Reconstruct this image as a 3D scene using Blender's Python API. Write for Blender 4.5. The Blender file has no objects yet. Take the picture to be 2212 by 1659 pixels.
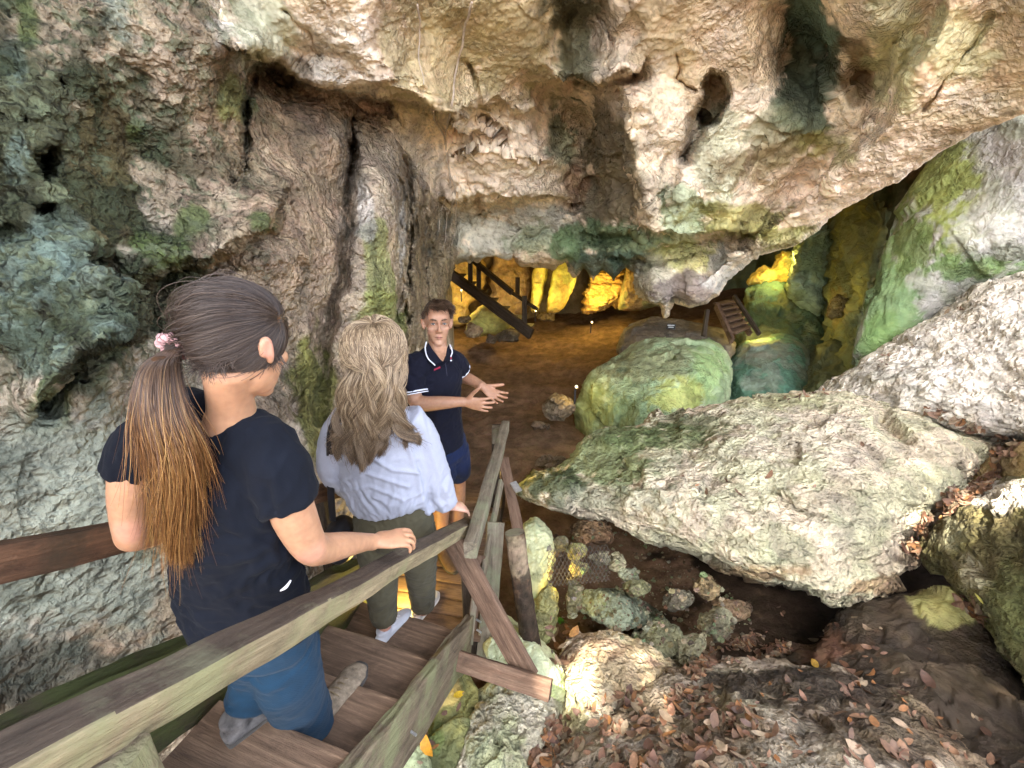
import bpy, math, random
import numpy as np
from mathutils import Vector, Matrix
from mathutils.bvhtree import BVHTree
SC = bpy.context.scene
COL = SC.collection
R_ = math.radians
rnd = random.Random(7)
# ---------------------------------------------------------------- camera frame (camera stands at the world origin)
F, PITCH = 1000.0, R_(22)
CP, SP = math.cos(PITCH), math.sin(PITCH)
def P(px, py, s):                       # point at depth s along the view axis
    u, v = (px-1106)/F, (829.5-py)/F
    return np.array([s*u, s*(v*SP+CP), s*(v*CP-SP)])
def PV(px, py, s): return Vector(P(px, py, s))
def uvP(u, v, s):
    return np.stack([s*u, s*(v*SP+CP), s*(v*CP-SP)], -1)
def proj(p):
    p = np.asarray(p, float)
    s = np.maximum(p[..., 1]*CP-p[..., 2]*SP, 1e-3)
    return 1106+F*p[..., 0]/s, 829.5-F*(p[..., 1]*SP+p[..., 2]*CP)/s, s
# ---------------------------------------------------------------- noise
_pr = np.random.RandomState(3).permutation(256); _pr = np.concatenate([_pr, _pr, _pr])
_g = np.random.RandomState(5).normal(size=(256, 3)); _g /= np.linalg.norm(_g, axis=1)[:, None]
def perlin(p):
    i = np.floor(p).astype(np.int64); f = p-i; i &= 255
    w = f*f*f*(f*(f*6-15)+10)
    r = 0
    for dx in (0, 1):
        wx = w[..., 0] if dx else 1-w[..., 0]
        for dy in (0, 1):
            wy = w[..., 1] if dy else 1-w[..., 1]
            for dz in (0, 1):
                wz = w[..., 2] if dz else 1-w[..., 2]
                h = _pr[_pr[_pr[(i[..., 0]+dx) & 255]+((i[..., 1]+dy) & 255)]+((i[..., 2]+dz) & 255)]
                g = _g[h]
                r = r+wx*wy*wz*(g[..., 0]*(f[..., 0]-dx)+g[..., 1]*(f[..., 1]-dy)+g[..., 2]*(f[..., 2]-dz))
    return r*1.5
def fbm(p, fr, o=4, gain=.5, ridge=False):
    p = np.asarray(p, float); a, r = 1., 0.
    for k in range(o):
        n = perlin(p*fr+k*17.3)
        if ridge: n = .5-2*np.abs(n)
        r = r+a*n; a *= gain; fr *= 2.03
    return r
_j = np.random.RandomState(9).rand(256, 3)
def chips(p, fr, warp=.25):                # broken-rock relief: every Voronoi cell is a tilted plane
    p = np.asarray(p, float); sh = p.shape[:-1]; q = p.reshape(-1, 3)*fr
    q = q+warp*np.stack([perlin(q*.9+k) for k in (3.1, 7.7, 11.3)], 1); i0 = np.floor(q).astype(np.int64)
    bd = np.full(len(q), 1e9); out = np.zeros(len(q))
    for dx in (-1, 0, 1):
        for dy in (-1, 0, 1):
            for dz in (-1, 0, 1):
                c = i0+np.array((dx, dy, dz)); h = _pr[_pr[_pr[c[:, 0] & 255]+(c[:, 1] & 255)]+(c[:, 2] & 255)]
                v = q-(c+_j[h]); d2 = (v*v).sum(1); m = d2 < bd
                val = (v*_g[(h*7+3) & 255]).sum(1)*1.3+(_j[(h*5+1) & 255, 0]-.5)*.7
                out = np.where(m, val, out); bd = np.where(m, d2, bd)
    return out.reshape(sh)
def sstep(a, b, x):
    t = np.clip((x-a)/(b-a), 0, 1); return t*t*(3-2*t)
# ---------------------------------------------------------------- interpolation
class TPS:
    def __init__(self, xy, val, lam=1e-3):
        xy = np.asarray(xy, float); n = len(xy); self.xy = xy
        if n < 4:
            A = np.c_[np.ones(n), xy] if n == 3 else np.ones((n, 1))
            c = np.linalg.lstsq(A, np.asarray(val, float), rcond=None)[0]
            self.w = None; self.c = np.r_[c, [0]*(3-len(c))]; return
        K = self.k(xy, xy)+lam*np.eye(n); Q = np.c_[np.ones(n), xy]
        M = np.block([[K, Q], [Q.T, np.zeros((3, 3))]])
        s = np.linalg.solve(M, np.r_[np.asarray(val, float), 0, 0, 0])
        self.w, self.c = s[:n], s[n:]
    def k(self, a, b):
        d2 = ((a[:, None]-b[None])**2).sum(-1)
        return .5*d2*np.log(d2+1e-12)
    def __call__(self, xy):
        xy = np.asarray(xy, float); sh = xy.shape[:-1]; q = xy.reshape(-1, 2)
        r = self.c[0]+q@self.c[1:]
        if self.w is not None:
            for a in range(0, len(q), 60000):
                r[a:a+60000] += self.k(q[a:a+60000], self.xy)@self.w
        return r.reshape(sh)
def in_poly(x, y, poly):
    ins = np.zeros(np.shape(x), bool); n = len(poly)
    for i in range(n):
        x1, y1 = poly[i]; x2, y2 = poly[(i+1) % n]
        if y1 == y2: continue
        c = (y1 > y) != (y2 > y)
        ins ^= c & (x < (x2-x1)*(y-y1)/(y2-y1)+x1)
    return ins
def seg_d(x, y, pl, closed=False):
    d = np.full(np.shape(x), 1e9); sd = np.zeros(np.shape(x)); n = len(pl)
    for i in range(n if closed else n-1):
        x1, y1 = pl[i]; x2, y2 = pl[(i+1) % n]
        ex, ey = x2-x1, y2-y1; L = ex*ex+ey*ey+1e-9
        t = np.clip(((x-x1)*ex+(y-y1)*ey)/L, 0, 1)
        dx, dy = x-x1-t*ex, y-y1-t*ey
        dd = np.hypot(dx, dy); m = dd < d
        d = np.where(m, dd, d); sd = np.where(m, np.sign(ex*dy-ey*dx), sd)
    return d, sd
def wiggle(poly, k=6, amp=.06, seed=1):       # refine a closed outline with smooth and then rough irregularities
    pts = np.array(poly, float); n = len(pts); out = []
    for i in range(n):
        p0, p1, p2, p3 = pts[i-1], pts[i], pts[(i+1) % n], pts[(i+2) % n]
        for j in range(k):
            t = j/k
            out.append(.5*(2*p1+(p2-p0)*t+(2*p0-5*p1+4*p2-p3)*t*t+(3*p1-p0-3*p2+p3)*t**3)*.6+.4*(p1+(p2-p1)*t))
    return np.array(out)
# ---------------------------------------------------------------- mesh helpers
def new_mesh(name, V, Fc, mat=None, smooth=True, cols=None, parent=None, loc=None, quads=None):
    me = bpy.data.meshes.new(name)
    V = np.asarray(V, float)
    if loc is not None: V = V-np.asarray(loc, float)
    if quads is not None:
        q = np.asarray(quads, np.int32)
        me.vertices.add(len(V)); me.vertices.foreach_set('co', V.astype(np.float32).ravel())
        me.loops.add(q.size); me.loops.foreach_set('vertex_index', q.ravel())
        me.polygons.add(len(q)); me.polygons.foreach_set('loop_start', np.arange(0, q.size, q.shape[1], dtype=np.int32))
        me.update(calc_edges=True); me.validate()
    else:
        me.from_pydata([tuple(v) for v in V], [], Fc); me.update()
    if smooth and len(me.polygons): me.polygons.foreach_set('use_smooth', np.ones(len(me.polygons), bool))
    if cols is not None:
        at = me.color_attributes.new('Col', 'FLOAT_COLOR', 'POINT')
        at.data.foreach_set('color', np.c_[cols, np.ones(len(cols))].astype(np.float32).ravel())
    if mat: me.materials.append(mat)
    o = bpy.data.objects.new(name, me); COL.objects.link(o)
    if loc is not None: o.location = loc
    if parent is not None: o.parent = parent
    return o
def tag(o, label=None, cat=None, group=None, kind=None):
    for k, v in (('label', label), ('category', cat), ('group', group), ('kind', kind)):
        if v: o[k] = v
    return o
def thing(name, label, cat, loc=(0, 0, 0), group=None):
    o = bpy.data.objects.new(name, None); o.empty_display_size = .1; COL.objects.link(o); o.location = loc
    return tag(o, label, cat, group)
def pos_of(me):
    a = np.empty(len(me.vertices)*3, np.float32); me.vertices.foreach_get('co', a); return a.reshape(-1, 3).astype(float)
def nrm_of(me):
    a = np.empty(len(me.vertices)*3, np.float32); me.vertex_normals.foreach_get('vector', a); return a.reshape(-1, 3).astype(float)
def set_pos(me, V): me.vertices.foreach_set('co', np.asarray(V, np.float32).ravel()); me.update()
# ---------------------------------------------------------------- materials
def nt(name):
    m = bpy.data.materials.new(name); m.use_nodes = True; t = m.node_tree; t.nodes.clear()
    out = t.nodes.new('ShaderNodeOutputMaterial'); b = t.nodes.new('ShaderNodeBsdfPrincipled')
    t.links.new(b.outputs[0], out.inputs[0]); return m, t, b
def N(t, typ, **k):
    n = t.nodes.new(typ)
    for a, v in k.items():
        if a.startswith('i_'): n.inputs[a[2:].replace('_', ' ')].default_value = v
        elif a[0] == 'n' and a[1:].isdigit(): n.inputs[int(a[1:])].default_value = v
        else: setattr(n, a, v)
    return n
def ramp(t, stops):
    r = t.nodes.new('ShaderNodeValToRGB'); e = r.color_ramp.elements
    while len(e) > 1: e.remove(e[-1])
    e[0].position = stops[0][0]; e[0].color = stops[0][1]
    for p, c in stops[1:]:
        x = e.new(p); x.color = c
    return r
def g4(v): return (v, v, v, 1)
def c4(c): return (c[0], c[1], c[2], 1)
def mixc(t, fac, a, b, mode='MIX'):
    m = t.nodes.new('ShaderNodeMix'); m.data_type = 'RGBA'; m.blend_type = mode
    for s, v in ((0, fac), (6, a), (7, b)):
        if hasattr(v, 'links'): t.links.new(v, m.inputs[s])
        else: m.inputs[s].default_value = v
    return m.outputs[2]
def rock_mat(name, bump=.5, sc=1., rough=.8, spec=.35, col=None, pits=.5, var=1., gain=1., mask=False):
    m, t, b = nt(name)
    tc = N(t, 'ShaderNodeTexCoord'); ob = tc.outputs['Object']
    if col is None: base = N(t, 'ShaderNodeAttribute', attribute_name='Col').outputs[0]
    else: base = N(t, 'ShaderNodeRGB'); base.outputs[0].default_value = c4(col); base = base.outputs[0]
    def noise(scale, d, r=.6, dist=0.):
        n = N(t, 'ShaderNodeTexNoise', i_Scale=scale*sc, i_Detail=d, i_Roughness=r, i_Distortion=dist); t.links.new(ob, n.inputs['Vector']); return n
    n1 = noise(5, 6, .65, .4); n2 = noise(26, 5, .7, .3); n3 = noise(80, 4, .7)
    r1 = ramp(t, [(.3, g4(.62)), (.5, g4(1)), (.72, g4(1.3))]); t.links.new(n1.outputs[0], r1.inputs[0])
    r2 = ramp(t, [(.28, g4(.5)), (.45, g4(.95)), (.62, g4(1.06)), (.75, g4(1.4))]); t.links.new(n2.outputs[0], r2.inputs[0])
    c = mixc(t, .85*var, base, r1.outputs[0], 'MULTIPLY'); c = mixc(t, .8*var, c, r2.outputs[0], 'MULTIPLY')
    hs = N(t, 'ShaderNodeHueSaturation', i_Value=gain, i_Saturation=1.02); n4 = noise(9, 3)
    mr = N(t, 'ShaderNodeMapRange', n1=.3, n2=.7, n3=.488, n4=.513); t.links.new(n4.outputs[0], mr.inputs[0])
    t.links.new(mr.outputs[0], hs.inputs['Hue']); t.links.new(c, hs.inputs['Color'])
    t.links.new(hs.outputs[0], b.inputs['Base Color'])
    vo = N(t, 'ShaderNodeTexVoronoi', i_Scale=38*sc); 
    dm = N(t, 'ShaderNodeVectorMath', operation='ADD'); nd = noise(14, 3); sc_ = N(t, 'ShaderNodeVectorMath', operation='SCALE'); sc_.inputs[3].default_value = .09
    t.links.new(nd.outputs[1], sc_.inputs[0]); t.links.new(ob, dm.inputs[0]); t.links.new(sc_.outputs[0], dm.inputs[1]); t.links.new(dm.outputs[0], vo.inputs['Vector'])
    ad = N(t, 'ShaderNodeMath', operation='MULTIPLY_ADD'); t.links.new(n3.outputs[0], ad.inputs[0]); ad.inputs[1].default_value = .5; t.links.new(n2.outputs[0], ad.inputs[2])
    vo2 = N(t, 'ShaderNodeTexVoronoi', i_Scale=15*sc); mpv = N(t, 'ShaderNodeMapping'); mpv.inputs['Scale'].default_value = (1, 1, 1.7); t.links.new(dm.outputs[0], mpv.inputs[0]); t.links.new(mpv.outputs[0], vo2.inputs['Vector'])
    ad3 = N(t, 'ShaderNodeMath', operation='MULTIPLY_ADD'); t.links.new(vo2.outputs[0], ad3.inputs[0]); ad3.inputs[1].default_value = pits*1.3; t.links.new(ad.outputs[0], ad3.inputs[2])
    ad2 = N(t, 'ShaderNodeMath', operation='MULTIPLY_ADD'); t.links.new(vo.outputs[0], ad2.inputs[0]); ad2.inputs[1].default_value = pits; t.links.new(ad3.outputs[0], ad2.inputs[2])
    bp = N(t, 'ShaderNodeBump', i_Strength=bump, i_Distance=.03/sc); t.links.new(ad2.outputs[0], bp.inputs['Height']); t.links.new(bp.outputs[0], b.inputs['Normal'])
    if mask:
        nm = noise(1.7, 3); mm = N(t, 'ShaderNodeMapRange', n1=.38, n2=.62, n3=.22*bump, n4=1.25*bump); t.links.new(nm.outputs[0], mm.inputs[0]); t.links.new(mm.outputs[0], bp.inputs['Strength'])
    b.inputs['Roughness'].default_value = rough; b.inputs['Specular IOR Level'].default_value = spec
    return m
def wood_mat(name, c1, c2, green=None, bump=.35, gcov=.5):
    m, t, b = nt(name)
    tc = N(t, 'ShaderNodeTexCoord'); mp = N(t, 'ShaderNodeMapping'); mp.inputs['Scale'].default_value = (1.2, 22, 22)
    t.links.new(tc.outputs['Object'], mp.inputs[0])
    n1 = N(t, 'ShaderNodeTexNoise', i_Scale=2.2, i_Detail=7, i_Roughness=.68, i_Distortion=.6); t.links.new(mp.outputs[0], n1.inputs['Vector'])
    r = ramp(t, [(.25, c4([x*.45 for x in c1])), (.42, c4(c1)), (.6, c4(c2)), (.78, c4([x*1.6 for x in c2]))]); t.links.new(n1.outputs[0], r.inputs[0])
    n2 = N(t, 'ShaderNodeTexNoise', i_Scale=16, i_Detail=7, i_Roughness=.75, i_Distortion=.4); mp2 = N(t, 'ShaderNodeMapping'); mp2.inputs['Scale'].default_value = (.45, 1.3, 1.3); t.links.new(tc.outputs['Object'], mp2.inputs[0]); t.links.new(mp2.outputs[0], n2.inputs['Vector'])
    r2 = ramp(t, [(.3, g4(.35)), (.5, g4(.95)), (.62, g4(1.15)), (.75, g4(1.9))]); t.links.new(n2.outputs[0], r2.inputs[0])
    c = mixc(t, .85, r.outputs[0], r2.outputs[0], 'MULTIPLY')
    if green:
        n3 = N(t, 'ShaderNodeTexNoise', i_Scale=5, i_Detail=6, i_Roughness=.7); t.links.new(tc.outputs['Object'], n3.inputs['Vector'])
        r3 = ramp(t, [(.62-.3*gcov, g4(0)), (.78-.3*gcov, g4(.85))]); t.links.new(n3.outputs[0], r3.inputs[0])
        c = mixc(t, r3.outputs[0], c, c4(green))
    t.links.new(c, b.inputs['Base Color'])
    ad = N(t, 'ShaderNodeMath', operation='ADD'); t.links.new(n1.outputs[0], ad.inputs[0]); t.links.new(n2.outputs[0], ad.inputs[1])
    bp = N(t, 'ShaderNodeBump', i_Strength=bump*1.7, i_Distance=.016); t.links.new(ad.outputs[0], bp.inputs['Height']); t.links.new(bp.outputs[0], b.inputs['Normal'])
    b.inputs['Roughness'].default_value = .75; b.inputs['Specular IOR Level'].default_value = .3
    return m
def plain_mat(name, c, rough=.7, spec=.3, var=.25, scale=40, bump=0., metal=0., sss=0.):
    m, t, b = nt(name)
    tc = N(t, 'ShaderNodeTexCoord')
    n1 = N(t, 'ShaderNodeTexNoise', i_Scale=scale, i_Detail=4, i_Roughness=.6); t.links.new(tc.outputs['Object'], n1.inputs['Vector'])
    r = ramp(t, [(.3, c4([x*(1-var) for x in c])), (.7, c4([min(1, x*(1+var)) for x in c]))]); t.links.new(n1.outputs[0], r.inputs[0])
    t.links.new(r.outputs[0], b.inputs['Base Color'])
    b.inputs['Roughness'].default_value = rough; b.inputs['Specular IOR Level'].default_value = spec; b.inputs['Metallic'].default_value = metal
    if sss: b.inputs['Subsurface Weight'].default_value = sss; b.inputs['Subsurface Radius'].default_value = (.012, .004, .002)
    if bump:
        bp = N(t, 'ShaderNodeBump', i_Strength=bump, i_Distance=.004); t.links.new(n1.outputs[0], bp.inputs['Height']); t.links.new(bp.outputs[0], b.inputs['Normal'])
    return m
def glow_mat(name, c, st):
    m, t, b = nt(name); b.inputs['Base Color'].default_value = c4(c)
    b.inputs['Emission Color'].default_value = c4(c); b.inputs['Emission Strength'].default_value = st; return m
# ---------------------------------------------------------------- rock colouring (stains, growth and some painted shade, fixed to the rock)
CREAM, TAN, BROWN, GREY = (.50, .43, .33), (.36, .29, .20), (.22, .15, .095), (.36, .34, .30)
MOSS, DKMOSS, OLIVE, TEAL, ALGAE = (.12, .16, .05), (.035, .045, .02), (.22, .21, .08), (.27, .36, .29), (.20, .26, .08)
DARK, WHITE, PINK = (.06, .05, .035), (.62, .58, .52), (.46, .35, .26)
def paint(V, base, blobs=(), var=.35, alt=None, fr=1.6):
    n = len(V); c = np.tile(np.array(base, float), (n, 1))
    px, py, s = proj(V)
    n1 = fbm(V, fr, 5, .6); n2 = fbm(V+31.7, fr*4, 4, .6)
    if alt is not None:
        w = sstep(-.12, .3, n1)[:, None]; c = c*(1-w)+np.array(alt)*w
    for (bx, by, rx, ry, col, st) in blobs:
        d = np.hypot((px-bx)/rx, (py-by)/ry)
        w = st*sstep(1.16, .74, d+n1*.6+n2*.5); c = c*(1-w[:, None])+np.array(col)*w[:, None]
    return np.clip(c*(1+var*n2[:, None]+.2*n1[:, None]), .008, .85)
# ================================================================ ROCK
M_ROCK = rock_mat('limestone', bump=.68, gain=1.5, var=.62, mask=True, pits=1.)
M_ROUGH = rock_mat('pitted_limestone', bump=1., sc=.8, pits=1.1, gain=1.2)
M_WET = rock_mat('damp_limestone', bump=.5, rough=.55, spec=.5)
M_DIRT = rock_mat('packed_earth', bump=.6, sc=1.3, rough=.95, spec=.1, pits=.2)

def grid_quads(nr, nc, mask=None):
    i = np.arange(nr*nc).reshape(nr, nc)
    q = np.stack([i[:-1, :-1], i[:-1, 1:], i[1:, 1:], i[1:, :-1]], -1)
    return q.reshape(-1, 4) if mask is None else q[mask]

# ---------------------------------------------------------------- overhanging shell: left wall and ceiling
SHELL = [  # (px, py, depth)
 (-2200,600,.42),(-1500,830,.5),(-1500,1500,.5),(-600,300,.75),(-600,1200,.8),(-500,1700,.9),(-600,-500,.85),(-1500,-500,.7),
 (0,830,1.22),(0,1250,1.3),(0,1659,1.35),(0,400,1.35),(0,0,1.42),(110,700,1.16),(150,450,1.38),(60,560,1.2),
 (60,340,1.3),(120,180,1.42),(240,300,1.72),(200,600,1.25),(270,690,1.3),(340,640,1.85),(330,760,1.85),(180,900,1.4),(320,480,1.78),(420,300,1.95),(560,480,2.05),(450,520,1.9),
 (330,1000,1.62),(200,1150,1.45),(350,1300,1.68),(520,1250,1.95),(420,800,2.0),(150,1420,1.5),
 (540,700,2.3),(600,820,2.4),(640,600,2.5),(690,950,2.55),(640,1200,2.35),(700,1350,2.5),(560,1500,2.0),(760,1600,2.4),(400,1750,1.8),
 (600,350,2.55),(600,200,2.65),(580,150,2.6),(680,220,2.75),(660,420,2.62),(720,300,2.85),(740,600,2.95),(735,250,3.0),
 (755,420,3.15),(780,700,3.1),(815,400,3.02),(845,500,3.12),(820,620,3.05),(868,400,3.45),(868,620,3.4),(890,560,4.0),(920,640,4.3),(955,560,4.8),(975,720,5.0),(930,820,4.4),(990,760,5.3),
 (930,450,4.3),(980,520,5.1),(900,1000,3.6),(1000,1000,5.0),(900,1300,3.2),
 (500,30,2.0),(560,100,2.15),(650,60,2.2),(760,120,2.45),(830,180,2.75),(870,210,2.95),(540,120,2.1),(430,80,1.75),(480,-150,1.8),
 (780,225,3.25),(850,260,3.4),(930,270,3.5),(950,230,3.2),(1000,330,4.0),(900,370,3.9),(1000,430,4.6),(960,400,4.3),
 (1100,430,4.6),(1100,455,5.0),(1200,460,4.9),(1000,470,5.1),(1080,540,5.3),(1200,540,5.3),(1000,555,5.3),
 (950,50,2.75),(1000,0,2.6),(850,0,2.35),(1000,150,3.15),(1150,50,2.8),(1150,200,3.5),(1180,330,4.1),(1200,180,3.45),
 (1260,60,3.15),(1240,130,3.2),(1340,30,2.75),(1330,150,3.15),(1240,190,3.5),(1235,260,4.2),(1260,380,4.5),(1320,430,4.5),(1340,260,3.75),(1390,380,4.0),(1415,490,4.35),(1300,330,4.25),
 (1430,300,3.55),(1430,420,4.0),(1480,480,4.25),(1450,120,2.95),(1420,0,2.6),(1500,400,3.7),(1560,450,3.75),(1500,520,4.4),(1400,510,4.5),(1300,500,4.7),(1300,560,5.1),
 (1560,140,2.95),(1640,120,2.8),(1620,330,3.3),(1700,250,3.05),(1720,60,2.8),(1750,140,3.0),(1800,60,2.45),(1700,380,3.4),(1640,480,3.9),(1780,330,3.15),
 (1860,190,2.75),(1900,100,2.35),(1880,300,2.9),(1950,260,2.65),(1800,420,3.45),(1700,510,4.1),(1600,560,4.5),(1560,640,4.7),
 (2050,250,2.45),(2100,130,2.2),(2212,60,1.95),(2212,180,2.15),(2000,20,2.1),(2150,-100,1.8),(2400,50,1.75),(2400,-200,1.5),(2900,0,1.35),(2900,-500,1.2),
 (1400,-250,2.15),(1000,-300,2.0),(1400,-600,1.6),(700,-400,1.6),(1900,-400,1.6),(400,-700,1.2),(1100,-1000,1.25),(2000,-900,1.25),(2000,500,3.0),(2400,350,2.2),(1750,600,4.3),
 (1430,600,4.75),(1480,600,4.65),(1380,640,5.0)]
OPEN = [(992,566),(1030,560),(1080,556),(1100,566),(1108,552),(1120,574),(1160,578),(1196,583),(1212,572),(1222,566),(1238,600),(1260,578),(1280,614),(1302,584),(1326,608),(1350,578),(1368,590),(1374,625),(1396,655),(1420,662),(1432,690),(1448,682),(1458,655),(1490,664),(1530,655),(1556,642),(1568,610),(1592,580),(1640,552),(1720,530),(1790,480),(1880,418),(1960,372),(2060,318),(2150,262),(2216,236),(2340,140),(2450,-100),(2520,-500),(2650,-1200),(3900,-1200),(3600,2900),(350,2900),(640,1500),(900,1280),(988,1180),(992,960),(972,820),(986,760),(960,690),(966,640),(976,600)]
def feat_groove(d, w, a): return a*np.exp(-(d/w)**2)
def blob(px, py, x, y, r, ry=None): return np.exp(-(((px-x)/r)**2+((py-y)/(ry or r))**2))
def build_shell():
    us = np.concatenate([np.linspace(-3.2, -1.16, 90)[:-1], np.linspace(-1.16, 1.16, 930)[:-1], np.linspace(1.16, 2.6, 60)])
    vs = np.concatenate([np.linspace(1.95, .88, 70)[:-1], np.linspace(.88, -.35, 490)[:-1], np.linspace(-.35, -1.2, 160)])
    U, Vv = np.meshgrid(us, vs); px, py = 1106+F*U, 829.5-F*Vv
    t = TPS([((x-1106)/F, (829.5-y)/F) for x, y, s in SHELL], [math.log(s) for x, y, s in SHELL], 2e-4)
    P0 = uvP(U, Vv, np.exp(t(np.stack([U, Vv], -1))))
    wob = fbm(P0, 1.7, 3)*28+fbm(P0+9, 6, 3)*14
    qx, qy = px+wob*.7, py+np.roll(wob, 37, 1)*.7
    d = np.zeros_like(px)
    # creases, ledges and hollows of the roof
    def step(pl, w, a, rng=None):
        dist, sd = seg_d(qx, qy, pl); f = np.exp(-(dist/(w*3.2))**2) if rng is None else np.exp(-(dist/rng)**2)
        return 1.9*a*f*np.tanh(sd*dist/w)
    d += step([(545,125),(640,170),(740,196),(850,206),(905,225),(960,262)], 14, .16)
    d += step([(985,432),(1060,436),(1140,428),(1230,440)], 8, .10)
    d += step([(1040,330),(1120,318),(1190,330)], 10, -.05)+step([(1010,250),(1090,225),(1190,262)], 12, .05)
    d += step([(1225,178),(1300,180),(1345,150)], 10, .16)
    d += step([(2030,-20),(1985,110),(1930,200),(1870,290),(1800,360),(1720,440),(1650,500),(1600,540)], 9, .10, 75)
    d += .22*blob(qx, qy, 1735, 130, 55, 120)
    for cr_ in ([(1000,150),(1040,240),(1090,330)],[(1290,0),(1330,90),(1300,150)],[(1460,110),(1470,160),(1510,190)],[(1650,310),(1600,370),(1560,430)],[(1380,560),(1450,575),(1530,560)],[(1090,470),(1140,500),(1190,490)],[(2140,20),(2060,150),(1990,230)],[(600,20),(660,60),(700,120)]): d += feat_groove(seg_d(qx, qy, cr_)[0], 5, .07)
    dr, sr = seg_d(qx, qy, [(1290,150),(1345,200),(1378,340),(1412,492)])
    vw = sstep(130, 230, qy)*sstep(560, 480, qy)
    d += vw*np.where(sr > 0, np.where(dr < 115, -.46+.82*np.clip(dr/115, 0, 1), .36*np.exp(-((dr-115)/45)**2)), -.46*np.exp(-dr/70))
    d += feat_groove(seg_d(qx, qy, [(1215,20),(1205,120),(1240,175)])[0], 22, .14)
    d += feat_groove(seg_d(qx, qy, [(1290,150),(1330,60),(1360,0)])[0], 14, -.03)
    h1 = seg_d(px, py, [(1540,185),(1552,205),(1530,245)])[0]; d += .55*sstep(34, 20, h1+wob*.2)
    h2 = seg_d(px, py, [(1508,262),(1500,300),(1480,340)])[0]; d += .35*sstep(30, 8, h2+wob*.2)
    d += feat_groove(seg_d(qx, qy, [(1470,340),(1440,430),(1420,480)])[0], 20, .08)
    d += .16*blob(qx, qy, 1740, 110, 60, 110)+.14*blob(qx, qy, 1700, 380, 80, 50)+.2*blob(qx, qy, 1860, 160, 34, 50)
    d += step([(1930,110),(1905,190),(1870,260)], 8, .07)
    d += step([(1350,560),(1460,545),(1560,520),(1600,500)], 10, .12)+.22*blob(qx, qy, 1600, 500, 20, 16)
    d += step([(1300,505),(1400,512),(1480,520),(1560,505)], 9, .1)
    # hanging tips along the lip
    for x, y, r, a in ((1215,560,22,-.14),(1260,575,20,-.1),(1310,585,22,-.12),(1345,580,18,-.1),(1425,650,26,-.2),(1400,600,30,-.12),(1500,640,45,-.15),(1300,400,22,-.1),(1310,330,20,-.08),(1270,470,26,-.15),(1465,470,30,-.14),(1475,420,22,-.1),(1240,300,26,-.12)):
        d += a*blob(px, py, x, y, r, r*1.9)
    # fluted columns of the left wall
    d += feat_groove(seg_d(qx, qy, [(770,262),(752,330),(742,440),(735,560),(722,700),(690,900)])[0], 11, .22)
    d += feat_groove(seg_d(qx, qy, [(768,250),(758,300),(748,380)])[0], 8, .25)
    d += feat_groove(seg_d(qx, qy, [(872,330),(880,420),(878,560),(868,700)])[0], 9, .25)
    d += feat_groove(seg_d(qx, qy, [(905,440),(920,540),(915,690)])[0], 9, .12)+feat_groove(seg_d(qx, qy, [(945,450),(950,560),(938,690)])[0], 8, .1)
    d += feat_groove(seg_d(qx, qy, [(640,880),(690,780),(715,660)])[0], 16, .14)
    d += feat_groove(seg_d(qx, qy, [(535,170),(528,300),(520,400)])[0], 9, .16)
    # mossy outcrops over the left wall: a ledge that ends in a ragged edge
    d += step([(300,600),(330,560),(430,560),(520,520),(590,490),(600,460)], 9, .15, 45)
    d += step([(95,860),(160,770),(230,735),(282,715),(296,670),(270,620),(225,585)], 8, .22, 42)
    d += -.12*blob(qx, qy, 560, 470, 45, 35)-.12*blob(qx, qy, 500, 120, 40, 60)-.1*blob(qx, qy, 690, 215, 36, 30)
    for x, y, rx, ry, a in ((108,355,18,30,.5),(100,445,34,16,.35),(135,190,8,10,.25),(60,240,14,30,.2),(200,560,10,12,.2),(20,500,30,30,.15)):
        d += a*np.exp(-(((qx-x)/rx)**2+((qy-y)/ry)**2)**2)
    dist, _ = seg_d(px, py, OPEN, True); ins = in_poly(px, py, OPEN)
    dist = np.where(ins, 0, dist)
    sdep = np.exp(t(np.stack([U, Vv], -1)))
    w = np.clip(62/ (sdep*.35+.3), 14, 60)
    k = np.clip(1-dist/w, 0, 1); d += .32*(1-np.sqrt(np.maximum(1-k*k, 0)))*np.clip((sdep-1.8)*.6, .1, 1)
    P1 = uvP(U, Vv, sdep+d*np.clip(sdep/2.6, .5, 1.25))
    # fractal relief along the surface normal
    def normals(Q):
        a = np.gradient(Q, axis=1); b = np.gradient(Q, axis=0); n = np.cross(b, a); n /= np.linalg.norm(n, axis=-1, keepdims=True)+1e-12
        return n*np.sign(-(n*Q).sum(-1, keepdims=True))
    n = normals(P1); Q = P1
    lf = sstep(760, 300, px)*sstep(1000, 700, py)           # knobbly, moss-grown part
    low = sstep(420, 300, px)*sstep(780, 980, py)           # scaly bare flank by the stair
    colm = sstep(640, 720, px)*sstep(1010, 940, px)*sstep(240, 330, py)
    amp = .034*np.clip(sdep/2.5, .55, 1.6)
    str_ = Q*np.array([1, 1, 2.4]); ver = Q*np.array([1.6, 1.2, .35])
    h = fbm(str_, 2.2, 6, .52)*(1-colm)+fbm(ver, 3.2, 6, .5)*colm
    h = h*(.52+.48*np.maximum(lf, low))+.6*fbm(Q+5, 1.1, 3)
    h += -.55*np.maximum(0, fbm(str_+3, 2.6, 5, .55, True)-.35)*(1-.5*colm)
    h += lf*(1.6*fbm(Q, 6, 5, .62)+1.3*np.abs(fbm(Q+2, 10, 4, .6)))+low*(.35*fbm(Q*np.array([1, 1, 1.8]), 14, 4, .6))
    d_a, _ = seg_d(px, py, [(2100,-50),(2030,130),(1930,290),(1800,410),(1650,520)])
    zr = sstep(1380, 1560, px)*sstep(520, 430, py); h += zr*.55*np.sin(d_a/21+3*fbm(Q, 1.3, 3))*(.6+fbm(Q+3, .9, 2))
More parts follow.
